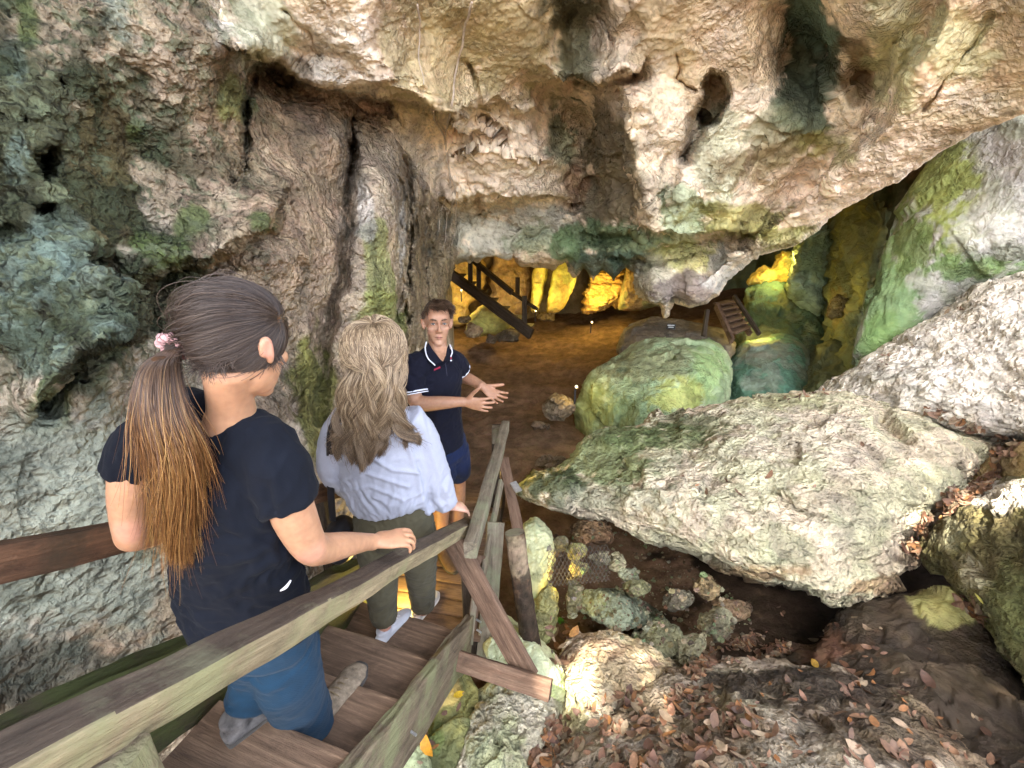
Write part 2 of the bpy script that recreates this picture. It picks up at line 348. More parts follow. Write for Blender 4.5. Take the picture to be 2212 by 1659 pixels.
    mk = .35+1.15*sstep(-.25, .35, fbm(Q+21, 1.3, 3)); h = h*(mk*(1-lf)+lf)
    h = h*(1-.45*colm); ck = (1-lf)*(1-.75*colm)*(1-.5*low)*np.clip(sdep/2.6, .5, 1.5)
    h2 = ck*(.25+.9*sstep(-.2, .3, fbm(Q+41, 1.1, 3)))*(.034*chips(Q*np.array([1, 1, 1.25]), 2.3)+.012*chips(Q*np.array([1, 1, 1.3])+9, 6.5))
    P2 = Q+n*(amp*h*.8+h2)[..., None]
    n2 = normals(P2); P2 = P2+n2*(.010*np.clip(sdep/2, .6, 1.4)*(.6+.4*np.maximum(lf, low))[..., None][..., 0]*(fbm(P2, 16, 4, .62)-.8*np.maximum(0, fbm(P2*np.array([1, 1, 1.6]), 9, 4, .6, True)-.3)))[..., None]
    V = P2.reshape(-1, 3)
    qm = in_poly((px[:-1, :-1]+px[1:, 1:])/2, (py[:-1, :-1]+py[1:, 1:])/2, OPEN)
    # ---- colours
    B = []
    def b(x, y, rx, ry, c, s=.8): B.append((x, y, rx, ry, c, s))
    b(640,480,260,420,(.36,.255,.17)); b(500,250,160,220,(.27,.19,.12)); b(800,480,80,260,(.38,.31,.23)); b(930,600,80,200,(.19,.14,.075))
    b(80,380,270,440,(.075,.08,.04),.97); b(230,330,90,250,(.12,.095,.04),.9); b(180,700,120,170,(.05,.055,.025),.9); b(330,620,110,120,(.075,.065,.03),.9)
    for x, y, rx, ry in ((30,120,40,70),(60,560,70,60),(200,640,70,60),(240,690,50,40),(20,690,50,60),(130,500,60,50),(40,330,30,60),(70,760,60,60),(250,40,40,60)): b(x, y, rx, ry, TEAL, .5)
    for x, y, rx, ry in ((300,280,25,30),(340,540,60,40),(110,880,50,60),(420,480,50,40),(560,480,30,26),(60,60,40,80)): b(x, y, rx, ry, MOSS, .85)
    b(190,1150,330,260,(.36,.38,.29),.9); b(330,1000,90,90,(.32,.33,.22),.8); b(120,1450,170,80,(.10,.11,.08),.75); b(330,1150,50,90,(.16,.17,.10),.6); b(60,1270,60,60,(.17,.18,.13),.6)
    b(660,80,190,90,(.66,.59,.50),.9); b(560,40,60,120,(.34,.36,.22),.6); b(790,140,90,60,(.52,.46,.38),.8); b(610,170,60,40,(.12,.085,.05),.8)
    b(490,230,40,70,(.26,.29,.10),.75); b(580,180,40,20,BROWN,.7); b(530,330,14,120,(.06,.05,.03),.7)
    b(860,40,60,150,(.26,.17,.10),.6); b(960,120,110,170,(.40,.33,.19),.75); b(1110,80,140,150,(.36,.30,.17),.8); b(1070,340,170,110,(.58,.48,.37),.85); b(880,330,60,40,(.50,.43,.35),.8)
    b(1250,70,55,130,(.07,.07,.04),.92); b(1310,380,75,150,(.10,.08,.045),.9); b(1215,300,40,70,(.16,.19,.11),.7); b(1350,120,60,110,(.42,.35,.27),.8); b(1240,400,26,50,(.2,.11,.06),.7)  # dark blob paints shade onto the left face of the buttress
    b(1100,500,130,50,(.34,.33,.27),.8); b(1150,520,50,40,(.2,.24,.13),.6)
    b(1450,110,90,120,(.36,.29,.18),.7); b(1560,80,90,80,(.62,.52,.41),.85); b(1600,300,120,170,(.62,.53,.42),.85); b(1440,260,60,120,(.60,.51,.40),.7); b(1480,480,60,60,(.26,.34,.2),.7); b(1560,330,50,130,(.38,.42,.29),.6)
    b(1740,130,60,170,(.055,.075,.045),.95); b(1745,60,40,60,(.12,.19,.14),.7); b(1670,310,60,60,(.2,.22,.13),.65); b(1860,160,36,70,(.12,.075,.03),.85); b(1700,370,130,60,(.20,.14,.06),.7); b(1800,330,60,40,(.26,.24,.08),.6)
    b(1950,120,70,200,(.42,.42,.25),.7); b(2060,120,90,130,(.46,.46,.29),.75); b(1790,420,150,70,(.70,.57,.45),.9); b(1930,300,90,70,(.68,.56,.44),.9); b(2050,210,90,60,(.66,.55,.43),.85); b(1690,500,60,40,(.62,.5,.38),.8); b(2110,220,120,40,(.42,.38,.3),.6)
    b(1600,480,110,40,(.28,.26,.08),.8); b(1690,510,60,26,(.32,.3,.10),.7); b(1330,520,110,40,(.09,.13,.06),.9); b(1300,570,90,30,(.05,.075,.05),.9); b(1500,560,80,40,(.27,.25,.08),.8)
    b(1420,610,50,50,(.27,.25,.18),.7); b(1500,620,60,40,(.15,.115,.10),.85); b(1560,590,40,60,(.38,.35,.3),.8); b(1215,540,26,36,(.13,.19,.09),.8)
    b(820,580,36,120,(.30,.32,.11),.75); b(820,680,50,60,(.33,.35,.11),.8); b(690,880,46,150,(.17,.17,.035),.85); b(790,450,20,60,WHITE,.6); b(868,520,12,90,WHITE,.6); b(830,390,40,60,(.42,.34,.25),.7)
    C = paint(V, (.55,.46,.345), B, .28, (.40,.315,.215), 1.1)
    vx, vy, _ = proj(V); zs = sstep(420, 520, vx)*sstep(1020, 960, vx)*sstep(190, 260, vy); sk = fbm(V*np.array([7, 7, .35])+4, 1, 3, .5)
    C = C*(1+(zs*(.4*sstep(.05, .6, sk)-.35*sstep(-.05, -.6, sk)))[:, None]*np.array((1, .97, .92)))
    sp = fbm(V, 30, 3, .6); C *= (1-.35*sstep(.25, .5, sp))[:, None]
    lfm = (lf.reshape(-1))[:, None]; m2 = sstep(.12, .4, fbm(V+7, 14, 4, .65))[:, None]
    C = C*(1-lfm*m2*.75)+lfm*m2*.75*(np.array((.22,.25,.14))*.8); m3 = sstep(.0, .3, fbm(V+3, 4, 5, .65))[:, None]
    C = C*(1-lfm*m3*.7)+lfm*m3*.7*np.array((.035,.045,.018))
    C = C*(1-.10*lfm*sstep(420, 250, vx)[:, None])
    # ---- split into wall and roof, and give both a back so that the rock has thickness
    nr, nc = px.shape; allq = grid_quads(nr, nc).reshape(nr-1, nc-1, 4)
    cx = (px[:-1, :-1]+px[1:, 1:])/2+wob[:-1, :-1]*.3; cy = (py[:-1, :-1]+py[1:, 1:])/2
    wall_poly = [(-9000,-9000),(430,-9000),(470,60),(545,128),(640,172),(740,198),(800,250),(850,300),(880,330),(930,420),(985,470),(985,566),(1000,620),(1000,9000),(-9000,9000)]
    iw = in_poly(cx, cy, wall_poly)
    outs = []
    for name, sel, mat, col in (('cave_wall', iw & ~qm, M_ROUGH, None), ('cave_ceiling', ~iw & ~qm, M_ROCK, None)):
        q = allq[sel]; used = np.unique(q); mp = -np.ones(nr*nc, np.int64); mp[used] = np.arange(len(used)); q = mp[q]
        VV = V[used]; CC = C[used]
        e = np.concatenate([q[:, [0, 1]], q[:, [1, 2]], q[:, [2, 3]], q[:, [3, 0]]]); key = np.sort(e, 1); kk = key[:, 0]*len(used)+key[:, 1]
        un, ix, ct = np.unique(kk, return_index=True, return_counts=True); be = e[ix[ct == 1]]
        # smooth the cut edge
        nb = {}
        for a_, b_ in be: nb.setdefault(a_, []).append(b_); nb.setdefault(b_, []).append(a_)
        ks = np.array(sorted(k_ for k_ in nb if len(nb[k_]) == 2)); n1_ = np.array([nb[k_][0] for k_ in ks]); n2_ = np.array([nb[k_][1] for k_ in ks])
        for _ in range(4): VV[ks] = .5*VV[ks]+.25*(VV[n1_]+VV[n2_])
        bv = np.unique(be); cur = bv; prev = {b_: b_ for b_ in bv}
        idx = np.arange(len(VV)); last = idx.copy(); R0 = VV[bv].copy(); add = []
        for j, (kr, up) in enumerate(((.03, -.006), (.09, .0), (.22, .10), (.5, .35), (1.1, 1.1))):
            ring = R0*(1+kr*(1 if name == 'cave_ceiling' else .6))+np.array([0, 0, up])+.03*kr*fbm(R0+j, 4, 3)[:, None]
            base = len(VV); VV = np.concatenate([VV, ring]); CC = np.concatenate([CC, CC[bv]*(.95 if j == 0 else 1)])
            nxt = last.copy(); nxt[bv] = base+np.arange(len(bv))
            q = np.concatenate([q, np.stack([be[:, 1], be[:, 0], be[:, 0], be[:, 1]], 1)*0+np.stack([last[be[:, 1]], last[be[:, 0]], nxt[be[:, 0]], nxt[be[:, 1]]], 1)])
            last = nxt
        o = new_mesh(name, VV, None, mat, cols=CC, quads=q); tag(o, kind='structure'); outs.append(o)
    return outs
SHELL_OBJS = build_shell()
ROCKS = list(SHELL_OBJS)
# ---------------------------------------------------------------- boulders: a closed rock from an outline, a front relief and a back
def boulder(name, label, cat, outline, pts, edge=.3, back=.6, nt_=150, nf=56, amp=.03, fr=2.2, base=CREAM, alt=TAN, blobs=(), mat=None, group=None, strat=None, wig=.05, ctr=None, fine=1., var=.35, facet=0., cuts=0, cq=.93, chip=.8):
    ol = wiggle(outline, max(2, nt_//len(outline)+1), 0)
    ol = np.stack([(ol[:, 0]-1106)/F, (829.5-ol[:, 1])/F], 1)
    c = ol.mean(0) if ctr is None else np.array([(ctr[0]-1106)/F, (829.5-ctr[1])/F])
    L = np.r_[0, np.cumsum(np.linalg.norm(np.diff(np.r_[ol, ol[:1]], axis=0), axis=1))]
    tt = np.linspace(0, L[-1], nt_, endpoint=False); olc = np.r_[ol, ol[:1]]
    ring = np.stack([np.interp(tt, L, olc[:, 0]), np.interp(tt, L, olc[:, 1])], 1)
    sd = random.Random(name+label).random()*50
    rr = np.c_[ring*3, np.full(nt_, sd)]; ring = c+(ring-c)*(1+wig*(fbm(rr, 2.2, 4, .6))[:, None])
    D = TPS([((x-1106)/F, (829.5-y)/F) for x, y, s in pts], [s for x, y, s in pts], 1e-4)
    smin = min(s for x, y, s in pts)
    ph = np.r_[np.linspace(0, 1, nf)[1:]]            # front rings then back rings
    fr_ = np.sin(ph*np.pi/2); V = [np.r_[c, max(D(c[None])[0], .3)]]
    rows = []
    for f in fr_:
        q = c+(ring-c)*f; s = np.maximum(D(q), smin*.6)+edge*(1-math.sqrt(max(0, 1-f**6*.999)))
        rows.append(np.c_[q, s])
    nb = max(8, nf//3); s_edge = rows[-1][:, 2]
    cback = None
    for k in range(1, nb):
        a = k/nb*np.pi/2; q = c+(ring-c)*math.cos(a)
        s = s_edge+(s_edge.mean()-s_edge)*math.sin(a)+back*math.sin(a)
        rows.append(np.c_[q*(s_edge/s)[:, None]*.35+q*.65, s])
    A = np.concatenate([np.array(V)]+rows+[np.r_[c, s_edge.mean()+back][None]])
    W = uvP(A[:, 0], A[:, 1], A[:, 2]); n = len(rows)
    idx = 1+np.arange(n*nt_).reshape(n, nt_); nx = np.roll(idx, -1, 1)
    q = np.stack([idx[:-1], idx[1:], nx[1:], nx[:-1]], -1).reshape(-1, 4)
    tri = np.stack([np.zeros(nt_, int), idx[0], nx[0], nx[0]], 1); e_ = len(W)-1; tri2 = np.stack([np.full(nt_, e_), nx[-1], idx[-1], idx[-1]], 1)
    faces = [tuple(r) for r in q]+[tuple(r[:3]) for r in tri]+[tuple(r[:3]) for r in tri2]
    ctr3 = W.mean(0); bot = W[:, 2].min()
    loc = np.array([ctr3[0], ctr3[1], bot])
    o = new_mesh(name, W, faces, mat or M_ROCK, loc=loc); me = o.data
    st = np.array(strat if strat else (1, 1, 1.5))
    X = pos_of(me)+loc; rq = np.random.RandomState(int(sd*1000)); vw = -ctr3/np.linalg.norm(ctr3)
    for _ in range(cuts):                     # broken planes
        a = rq.normal(size=3); a = a/np.linalg.norm(a)*.75+vw*.75+np.array([0, 0, .25]); a /= np.linalg.norm(a); dt = X@a; of = np.quantile(dt, cq-.05*rq.rand()); X = X-np.maximum(0, dt-of)[:, None]*a*.92
    set_pos(me, X-loc); nn = nrm_of(me)
    if (nn*(X-ctr3)).sum() < 0: me.flip_normals(); nn = -nn
    h = fbm(X*st+sd, fr, 6, .52)-.6*np.maximum(0, fbm(X*st+sd+3, fr*1.1, 5, .55, True)-.3)
    cf = chips(X*st+sd, fr*1.15)+.35*chips(X*st+sd+5, fr*3.2)
    h = h*.75+chip*cf
    if facet: h = h+facet*np.round(fbm(X*st+sd+9, fr*1.6, 2)*3)/3
    X = X+nn*(amp*h)[:, None]; set_pos(me, X-loc); nn = nrm_of(me)
    X = X+nn*(.006*fine*(fbm(X*st, 15, 4, .6)-.8*np.maximum(0, fbm(X*st+1, 11, 4, .6, True)-.3)))[:, None]; set_pos(me, X-loc)
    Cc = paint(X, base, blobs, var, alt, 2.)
    at = me.color_attributes.new('Col', 'FLOAT_COLOR', 'POINT'); at.data.foreach_set('color', np.c_[Cc, np.ones(len(Cc))].astype(np.float32).ravel())
    tag(o, label, cat, group); ROCKS.append(o); return o
# ---------------------------------------------------------------- ground sheet
def build_floor():
    pts = [(0,6,-3.05),(.2,5,-3.05),(0,9,-3.1),(1,12,-3.1),(-1.5,12,-3.0),(-2,7,-3.0),(3,9,-2.75),(4,7,-2.7),(2.2,5.4,-3.1),(.6,3.6,-3.05),(1.3,2.6,-2.95),(2.5,2.7,-2.85),(.2,1.7,-2.75),(.4,.7,-2.5),(-.6,1,-2.5),(-1.4,2,-2.85),(1.8,1.1,-2.6),(0,-1,-1.75),(2,-1,-1.8),(-1.5,-2,-1.7),(3.6,3,-2.6),(5,1,-2.2),(8,9,-2.2),(-4,9,-2.6),(1,16,-3),(8,-4,-1.6),(-5,-4,-1.6),(6,16,-2)]
    xs = np.concatenate([np.linspace(-7, -1.5, 40)[:-1], np.linspace(-1.5, 4.2, 240)[:-1], np.linspace(4.2, 12, 50)])
    ys = np.concatenate([np.linspace(-8, .3, 40)[:-1], np.linspace(.3, 7, 300)[:-1], np.linspace(7, 17, 120)])
    X, Y = np.meshgrid(xs, ys); t = TPS([(a, b) for a, b, c in pts], [c for a, b, c in pts], 1e-2)
    Z = t(np.stack([X, Y], -1)); Q = np.stack([X, Y, Z], -1)
    Z = Z+.06*fbm(Q, 1.3, 5, .5)+.012*fbm(Q, 9, 4, .6); V = np.stack([X, Y, Z], -1).reshape(-1, 3)
    C = paint(V, (.19,.12,.075), [(1200,980,160,80,(.17,.115,.07),.6),(1820,1350,380,170,(.03,.021,.014),.9)], .35, (.13,.082,.05), 1.2)  # dark patch paints the shade of the hollow into the floor
    o = new_mesh('cave_floor', V, None, M_DIRT, cols=C, quads=grid_quads(len(ys), len(xs))); tag(o, kind='structure'); ROCKS.append(o); return o
FLOOR = build_floor()
# ---------------------------------------------------------------- inner chamber behind the arch
def build_inner():
    th = np.linspace(R_(-205), R_(40), 360); ph = np.linspace(R_(-30), R_(85), 110)
    T, H = np.meshgrid(th, ph); d = np.stack([-np.cos(T)*np.cos(H)*-1, -np.sin(T)*np.cos(H), np.sin(H)], -1)
    Q = np.array([2.3, 7.6, -2.6])+d*np.array([6.7, 5.3, 4.4])
    n = d; fl = Q*np.array([1, 1, .35])
    Q = Q-n*(.55*fbm(fl, .55, 5, .55)+.25*np.abs(fbm(fl+5, 1.3, 4, .55))+.05*fbm(Q, 5, 4))[..., None]
    V = Q.reshape(-1, 3)
    C = paint(V, (.30,.24,.15), [(1750,560,200,250,(.14,.2,.09),.8),(1050,620,90,80,(.26,.18,.09),.7)], .35, (.2,.15,.08), .7)
    o = new_mesh('cave_back_wall', V, None, M_WET, cols=C, quads=grid_quads(110, 360)); tag(o, kind='structure'); ROCKS.append(o); return o
INNER = build_inner()
# ================================================================ BOULDERS AND STONES
boulder('boulder', 'huge pale pitted boulder with green shoulder wedged over a dark hollow', 'boulder',
 [(1118,1062),(1150,1030),(1200,1010),(1240,975),(1262,950),(1340,930),(1420,905),(1500,885),(1600,865),(1700,850),(1800,845),(1880,855),(1960,880),(2050,905),(2120,930),(2178,948),(2150,990),(2100,1045),(2050,1090),(1985,1150),(1960,1190),(2000,1205),(1985,1235),(1900,1272),(1860,1292),(1800,1298),(1740,1287),(1620,1262),(1560,1232),(1480,1177),(1400,1145),(1300,1115),(1240,1103),(1170,1088)],
 [(1118,1060,3.5),(1260,950,4.1),(1420,905,4.25),(1600,865,4.3),(1800,848,4.2),(1960,880,3.9),(2150,945,3.45),(1800,1290,2.75),(1650,1255,2.85),(1500,1170,3.0),(1300,1110,3.3),(1600,1050,3.12),(1600,960,3.55),(1850,1080,2.95),(1850,960,3.35),(1400,1020,3.45),(1990,1190,2.95),(1230,1060,3.55),(1300,980,3.85),(1330,945,4.0)],
 edge=.35, back=1.0, nt_=420, nf=150, amp=.065, fr=1.5, chip=.9, base=(.58,.49,.35), alt=(.44,.41,.27), mat=M_ROUGH, strat=(1,1,1.9), wig=.02, fine=1.7,
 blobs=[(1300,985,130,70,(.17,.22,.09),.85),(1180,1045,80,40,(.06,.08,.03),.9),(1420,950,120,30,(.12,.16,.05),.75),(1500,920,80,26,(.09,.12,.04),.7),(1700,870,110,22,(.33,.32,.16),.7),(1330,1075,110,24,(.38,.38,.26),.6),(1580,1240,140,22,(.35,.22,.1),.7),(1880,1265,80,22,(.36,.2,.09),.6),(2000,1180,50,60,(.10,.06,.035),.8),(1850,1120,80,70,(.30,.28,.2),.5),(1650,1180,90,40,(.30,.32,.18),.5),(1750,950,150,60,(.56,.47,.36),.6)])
boulder('boulder', 'grey rough rock slab sloping up at the right above the huge boulder', 'boulder',
 [(1730,880),(1850,795),(1900,752),(1990,692),(2080,632),(2150,592),(2260,570),(2500,560),(2600,800),(2500,960),(2260,955),(2180,942),(2100,935),(2010,905),(1900,885)],
 [(1800,850,4.5),(1990,700,4.45),(2150,600,4.2),(2212,900,3.3),(2100,800,3.75),(2400,700,3.3),(1920,840,4.1)],
 edge=.25, back=.9, nt_=260, nf=100, amp=.05, base=(.72,.66,.56), alt=(.56,.50,.41), mat=M_ROUGH, fine=1.8, facet=.4, strat=(1,1,1.6),
 blobs=[(1880,810,80,40,(.40,.37,.3),.7),(2060,660,90,26,(.34,.31,.25),.7),(2150,900,90,30,(.52,.47,.4),.6)])
boulder('rock_slab', 'tall green leaning rock slab with grey upper face at the right edge', 'rock',
 [(1832,772),(1868,660),(1903,560),(1932,470),(1980,395),(2040,300),(2130,200),(2300,60),(2750,0),(2750,640),(2300,640),(2212,640),(2100,690),(1960,760),(1880,800)],
 [(1840,770,4.9),(1935,470,5.0),(2000,500,4.6),(2100,400,4.45),(2212,400,4.1),(2180,560,4.2),(2200,640,4.5),(2500,400,3.5),(1900,720,4.8)],
 edge=.15, back=1.0, nt_=260, nf=100, amp=.05, fr=1.3, base=(.20,.19,.165), alt=(.14,.14,.105), strat=(1,1,.8), fine=1.2,
 blobs=[(1910,640,70,150,(.085,.135,.05),.9),(2030,400,100,120,(.125,.14,.03),.92),(1960,520,60,90,(.095,.13,.04),.85),(2130,580,130,26,(.085,.13,.04),.85),(2180,330,70,50,(.2,.18,.16),.7),(2150,480,80,60,(.30,.285,.25),.6),(1890,740,50,60,(.10,.16,.05),.8)])
boulder('boulder', 'bright green boulder with a yellow lit face on the cave floor', 'boulder',
 [(1224,955),(1230,890),(1260,832),(1300,792),(1345,775),(1390,748),(1450,737),(1530,727),(1562,750),(1566,800),(1570,870),(1565,915),(1480,975),(1350,1010),(1240,990)],
 [(1400,880,5.35),(1235,950,5.7),(1500,745,6.5),(1560,860,6.0),(1330,790,6.3),(1440,770,6.2),(1520,830,5.7),(1300,880,5.5),(1400,990,5.1)],
 chip=1.3, cuts=7, cq=.9, edge=.5, back=1.0, nt_=200, nf=80, amp=.06, fr=1.2, base=(.26,.30,.17), alt=(.19,.24,.13), strat=(1,1,1), fine=1.2, facet=.7,
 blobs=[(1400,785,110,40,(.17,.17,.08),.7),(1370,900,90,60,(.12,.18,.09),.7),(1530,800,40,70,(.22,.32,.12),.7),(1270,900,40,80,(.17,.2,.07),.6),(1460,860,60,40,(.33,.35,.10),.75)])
boulder('boulder', 'dark bluish green rounded boulder behind the bright green one', 'boulder',
 [(1555,870),(1566,790),(1615,738),(1690,720),(1740,748),(1765,790),(1772,845),(1720,910),(1600,920)],
 [(1650,820,6.6),(1570,800,7.0),(1690,730,7.3),(1765,810,7.0)], cuts=6, cq=.93, edge=.5, back=1.0, nt_=160, nf=60, amp=.05, fr=1.5, base=(.075,.15,.10), alt=(.12,.15,.11), blobs=[(1650,760,60,20,(.2,.19,.15),.5)])
boulder('boulder', 'sunlit mossy boulder at the right edge with bright white crown', 'boulder',
 [(2008,1160),(2030,1122),(2072,1090),(2120,1062),(2212,1032),(2500,950),(2700,1300),(2500,1700),(2300,1620),(2230,1500),(2190,1440),(2140,1350),(2085,1285),(2030,1232)],
 [(2012,1180,2.95),(2120,1070,2.8),(2212,1040,2.55),(2130,1230,2.5),(2212,1400,2.2),(2450,1300,1.8),(2060,1130,2.75),(2190,1130,2.45)],
 edge=.25, back=.9, nt_=220, nf=90, amp=.06, fr=2., base=(.15,.13,.05), alt=(.09,.075,.03), mat=M_ROUGH, fine=1.6,
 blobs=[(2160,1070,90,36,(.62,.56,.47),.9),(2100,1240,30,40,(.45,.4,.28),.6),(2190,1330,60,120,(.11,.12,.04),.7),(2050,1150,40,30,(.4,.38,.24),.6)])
boulder('boulder', 'brown rock behind the leaf filled gap at the right edge', 'boulder',
 [(2040,1085),(2090,1020),(2140,975),(2200,955),(2350,900),(2500,1000),(2350,1100),(2150,1120)], [(2100,1030,3.35),(2200,960,3.2),(2300,1060,2.8)], edge=.3, back=.7, base=(.24,.17,.08), alt=(.15,.11,.05))
boulder('boulder', 'large shaded brown boulder under the overhang at the lower right', 'boulder',
 [(1660,1420),(1760,1380),(1850,1322),(1960,1285),(2050,1262),(2105,1285),(2145,1352),(2195,1450),(2270,1560),(2300,1750),(1950,1700),(1760,1520)],
 [(1700,1430,2.75),(1850,1330,2.75),(2060,1270,2.75),(2130,1340,2.6),(1950,1450,2.35),(2200,1480,2.15),(2100,1600,1.95)],
 edge=.25, back=.7, nt_=180, nf=70, amp=.05, base=(.042,.030,.018), alt=(.025,.018,.012), blobs=[(2060,1310,70,36,(.34,.32,.12),.8),(1800,1400,90,40,(.14,.07,.04),.5)])  # near-black base stands in for the shade under the overhang
boulder('boulder', 'flat brown boulder carpeted with dry leaves at the bottom right', 'boulder',
 [(1165,1700),(1230,1605),(1330,1532),(1450,1452),(1560,1432),(1680,1422),(1800,1452),(1900,1492),(2050,1512),(2150,1545),(2300,1640),(2400,1900),(1700,2000),(1100,1950),(1100,1780)],
 [(1450,1460,2.38),(1680,1430,2.45),(2100,1540,2.1),(1300,1650,1.8),(1700,1650,1.62),(1500,1560,1.95),(1850,1560,1.9),(1200,1680,1.85),(1700,1900,1.25)],
 edge=.15, back=.55, nt_=260, nf=110, amp=.045, fr=2.4, base=(.38,.315,.235), alt=(.20,.15,.095), mat=M_ROUGH, fine=1.4,
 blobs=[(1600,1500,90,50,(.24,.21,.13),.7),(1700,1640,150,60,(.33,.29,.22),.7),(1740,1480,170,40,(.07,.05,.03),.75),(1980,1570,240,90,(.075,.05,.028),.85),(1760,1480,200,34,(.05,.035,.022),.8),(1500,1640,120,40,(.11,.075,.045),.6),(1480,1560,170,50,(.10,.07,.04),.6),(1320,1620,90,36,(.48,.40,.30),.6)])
boulder('boulder', 'low beige flat topped rock with sunlit orange stains', 'boulder',
 [(1195,1560),(1205,1440),(1216,1380),(1242,1357),(1330,1356),(1430,1402),(1500,1432),(1516,1468),(1460,1500),(1370,1530),(1290,1590),(1200,1640)],
 [(1250,1365,2.75),(1420,1405,2.7),(1510,1465,2.55),(1220,1500,2.35),(1350,1450,2.5),(1300,1580,2.2)],
 cuts=5, cq=.93, edge=.12, back=.5, nt_=180, nf=70, amp=.035, base=(.50,.43,.31), alt=(.42,.33,.20), mat=M_ROUGH,
 blobs=[(1300,1400,70,30,(.24,.15,.09),.7),(1260,1440,40,30,(.3,.2,.1),.5),(1400,1430,40,20,(.18,.11,.08),.7),(1230,1530,40,60,(.36,.34,.16),.6)])
boulder('boulder', 'pale green knobbly rock below the loose brace board', 'boulder',
 [(965,1760),(1000,1600),(1030,1530),(1070,1480),(1130,1455),(1190,1478),(1215,1520),(1195,1600),(1165,1650),(1120,1740)],
 [(1100,1500,2.3),(1190,1500,2.35),(1050,1560,2.15),(1150,1620,2.1),(1020,1700,1.95)], edge=.15, back=.5, nt_=150, nf=70, amp=.04, fr=3, base=(.37,.37,.22), alt=(.45,.41,.30), mat=M_ROUGH, fine=2.,
 blobs=[(1120,1470,60,30,(.36,.34,.3),.6),(1050,1640,50,60,(.29,.33,.17),.6)])
boulder('boulder', 'sloping greenish rock beneath the foot of the diagonal brace', 'boulder',
 [(1070,1320),(1100,1325),(1150,1370),(1205,1440),(1226,1500),(1205,1560),(1150,1510),(1080,1460),(1050,1400)], [(1090,1330,2.65),(1220,1490,2.4),(1100,1450,2.4),(1150,1420,2.42)], edge=.12, back=.4, amp=.03, base=(.34,.36,.22), alt=(.26,.30,.13))
boulder('boulder', 'dark mossy rock below the stair stringer with a yellow leaf', 'boulder',
 [(850,1760),(880,1640),(905,1560),(935,1490),(985,1440),(1030,1490),(1025,1560),(1000,1660),(960,1780)], [(930,1500,2.3),(1010,1500,2.3),(900,1620,2.1),(980,1640,2.05)], edge=.12, back=.4, amp=.04, base=(.16,.15,.05), alt=(.07,.075,.03), blobs=[(960,1500,50,30,(.42,.29,.10),.7),(940,1600,30,40,(.09,.11,.03),.7)])
boulder('boulder', 'small pinkish grey rock at the bottom edge beside the stringer', 'boulder',
 [(815,1720),(845,1625),(875,1595),(905,1600),(930,1660),(925,1730)], [(870,1610,1.95),(900,1690,1.85),(830,1690,1.85)], edge=.1, back=.3, nt_=90, nf=40, amp=.02, base=(.34,.29,.22), alt=(.2,.22,.12))
boulder('boulder', 'green upright rock standing directly behind the round log post', 'boulder',
 [(1128,1130),(1160,1118),(1190,1150),(1200,1190),(1188,1250),(1162,1335),(1140,1345),(1120,1200)], [(1150,1130,3.2),(1190,1190,3.1),(1150,1300,2.95)], edge=.2, back=.4, amp=.03, base=(.14,.2,.11), alt=(.3,.31,.18), nt_=100, nf=40)
o_ = boulder('cave_wall', 'rock wall closing the hollow on the right', 'rock', [(2330,1180),(2420,900),(2700,760),(3300,700),(3900,900),(4200,2200),(3400,3200),(2700,2600),(2450,1900)], [(2400,1300,1.9),(2700,800,1.75),(3600,900,1.2),(3600,2300,.9),(2600,2000,1.5)], edge=.3, back=.8, nt_=90, nf=36, base=(.16,.13,.08), alt=(.1,.08,.05))  # unseen rock added out of view to block sky light from the right
for k_ in ('label', 'category'): del o_[k_]
o_['kind'] = 'structure'
STN = dict(chip=1.6, cuts=7, cq=.88, nt_=96, nf=36, back=.16, edge=.08, amp=.012, fr=7, mat=M_ROUGH, wig=.06, var=.55)
def stone(px, py, rx, ry, s, label, base, alt=None, group='loose stones in the hollow', rot=0., n=7, name='stone', seed=0, **k):
    r = random.Random(seed+px); ol = []; base = tuple(.5*c+.3*q for c, q in zip(base, (.30, .27, .19)))
    for i in range(n):
        a = i/n*2*math.pi+r.uniform(-.25, .25); q = r.uniform(.82, 1.12); x, y = rx*q*math.cos(a), ry*q*math.sin(a)
        ol.append((px+x*math.cos(rot)-y*math.sin(rot), py+x*math.sin(rot)+y*math.cos(rot)))
    kk = dict(STN); kk.update(k); sc = rx*s/F
    if 'back' not in k: kk['back'] = sc*1.4; kk['edge'] = sc*.6; kk['amp'] = min(.03, sc*.16); kk['fr'] = .5/max(sc, .03)
    return boulder(name, label, 'stone', ol, [(px, py-ry*.6, s+sc*.2), (px, py+ry*.6, s-sc*.2), (px+rx, py, s+sc*.1), (px-rx, py, s)], base=base, alt=alt or [c*.5+q for c, q in zip(base, (.03, .022, .012))], group=group, **kk)
stone(1177,1318,34,66,2.85,'yellow green upright stone between log post and fern',(.40,.40,.12),rot=.25)
stone(1240,1290,17,50,2.85,'narrow olive stone standing right of the fern',(.26,.24,.08),rot=.1)
stone(1340,1320,105,46,2.9,'flat bluish green slab leaning above the beige rock',(.20,.27,.17),rot=.35)
stone(1246,1192,24,13,3.1,'lit yellow stone on top of the wire netting',(.45,.43,.13))
stone(1248,1226,20,19,3.05,'round yellow stone wrapped in wire netting',(.40,.36,.12))
stone(1212,1176,16,18,3.2,'small olive stone at the left end of the netting',(.24,.23,.10))
stone(1298,1206,24,13,3.15,'pale flat stone right of the netted stones',(.36,.34,.21))
stone(1336,1215,20,20,3.15,'tan round stone in the row behind the slab',(.40,.36,.2),seed=2)
stone(1360,1238,20,16,3.1,'greenish stone at the end of the row behind the slab',(.28,.32,.2),seed=4)
stone(1373,1272,30,18,3.05,'olive stone under the row of pale stones',(.26,.27,.1),seed=1)
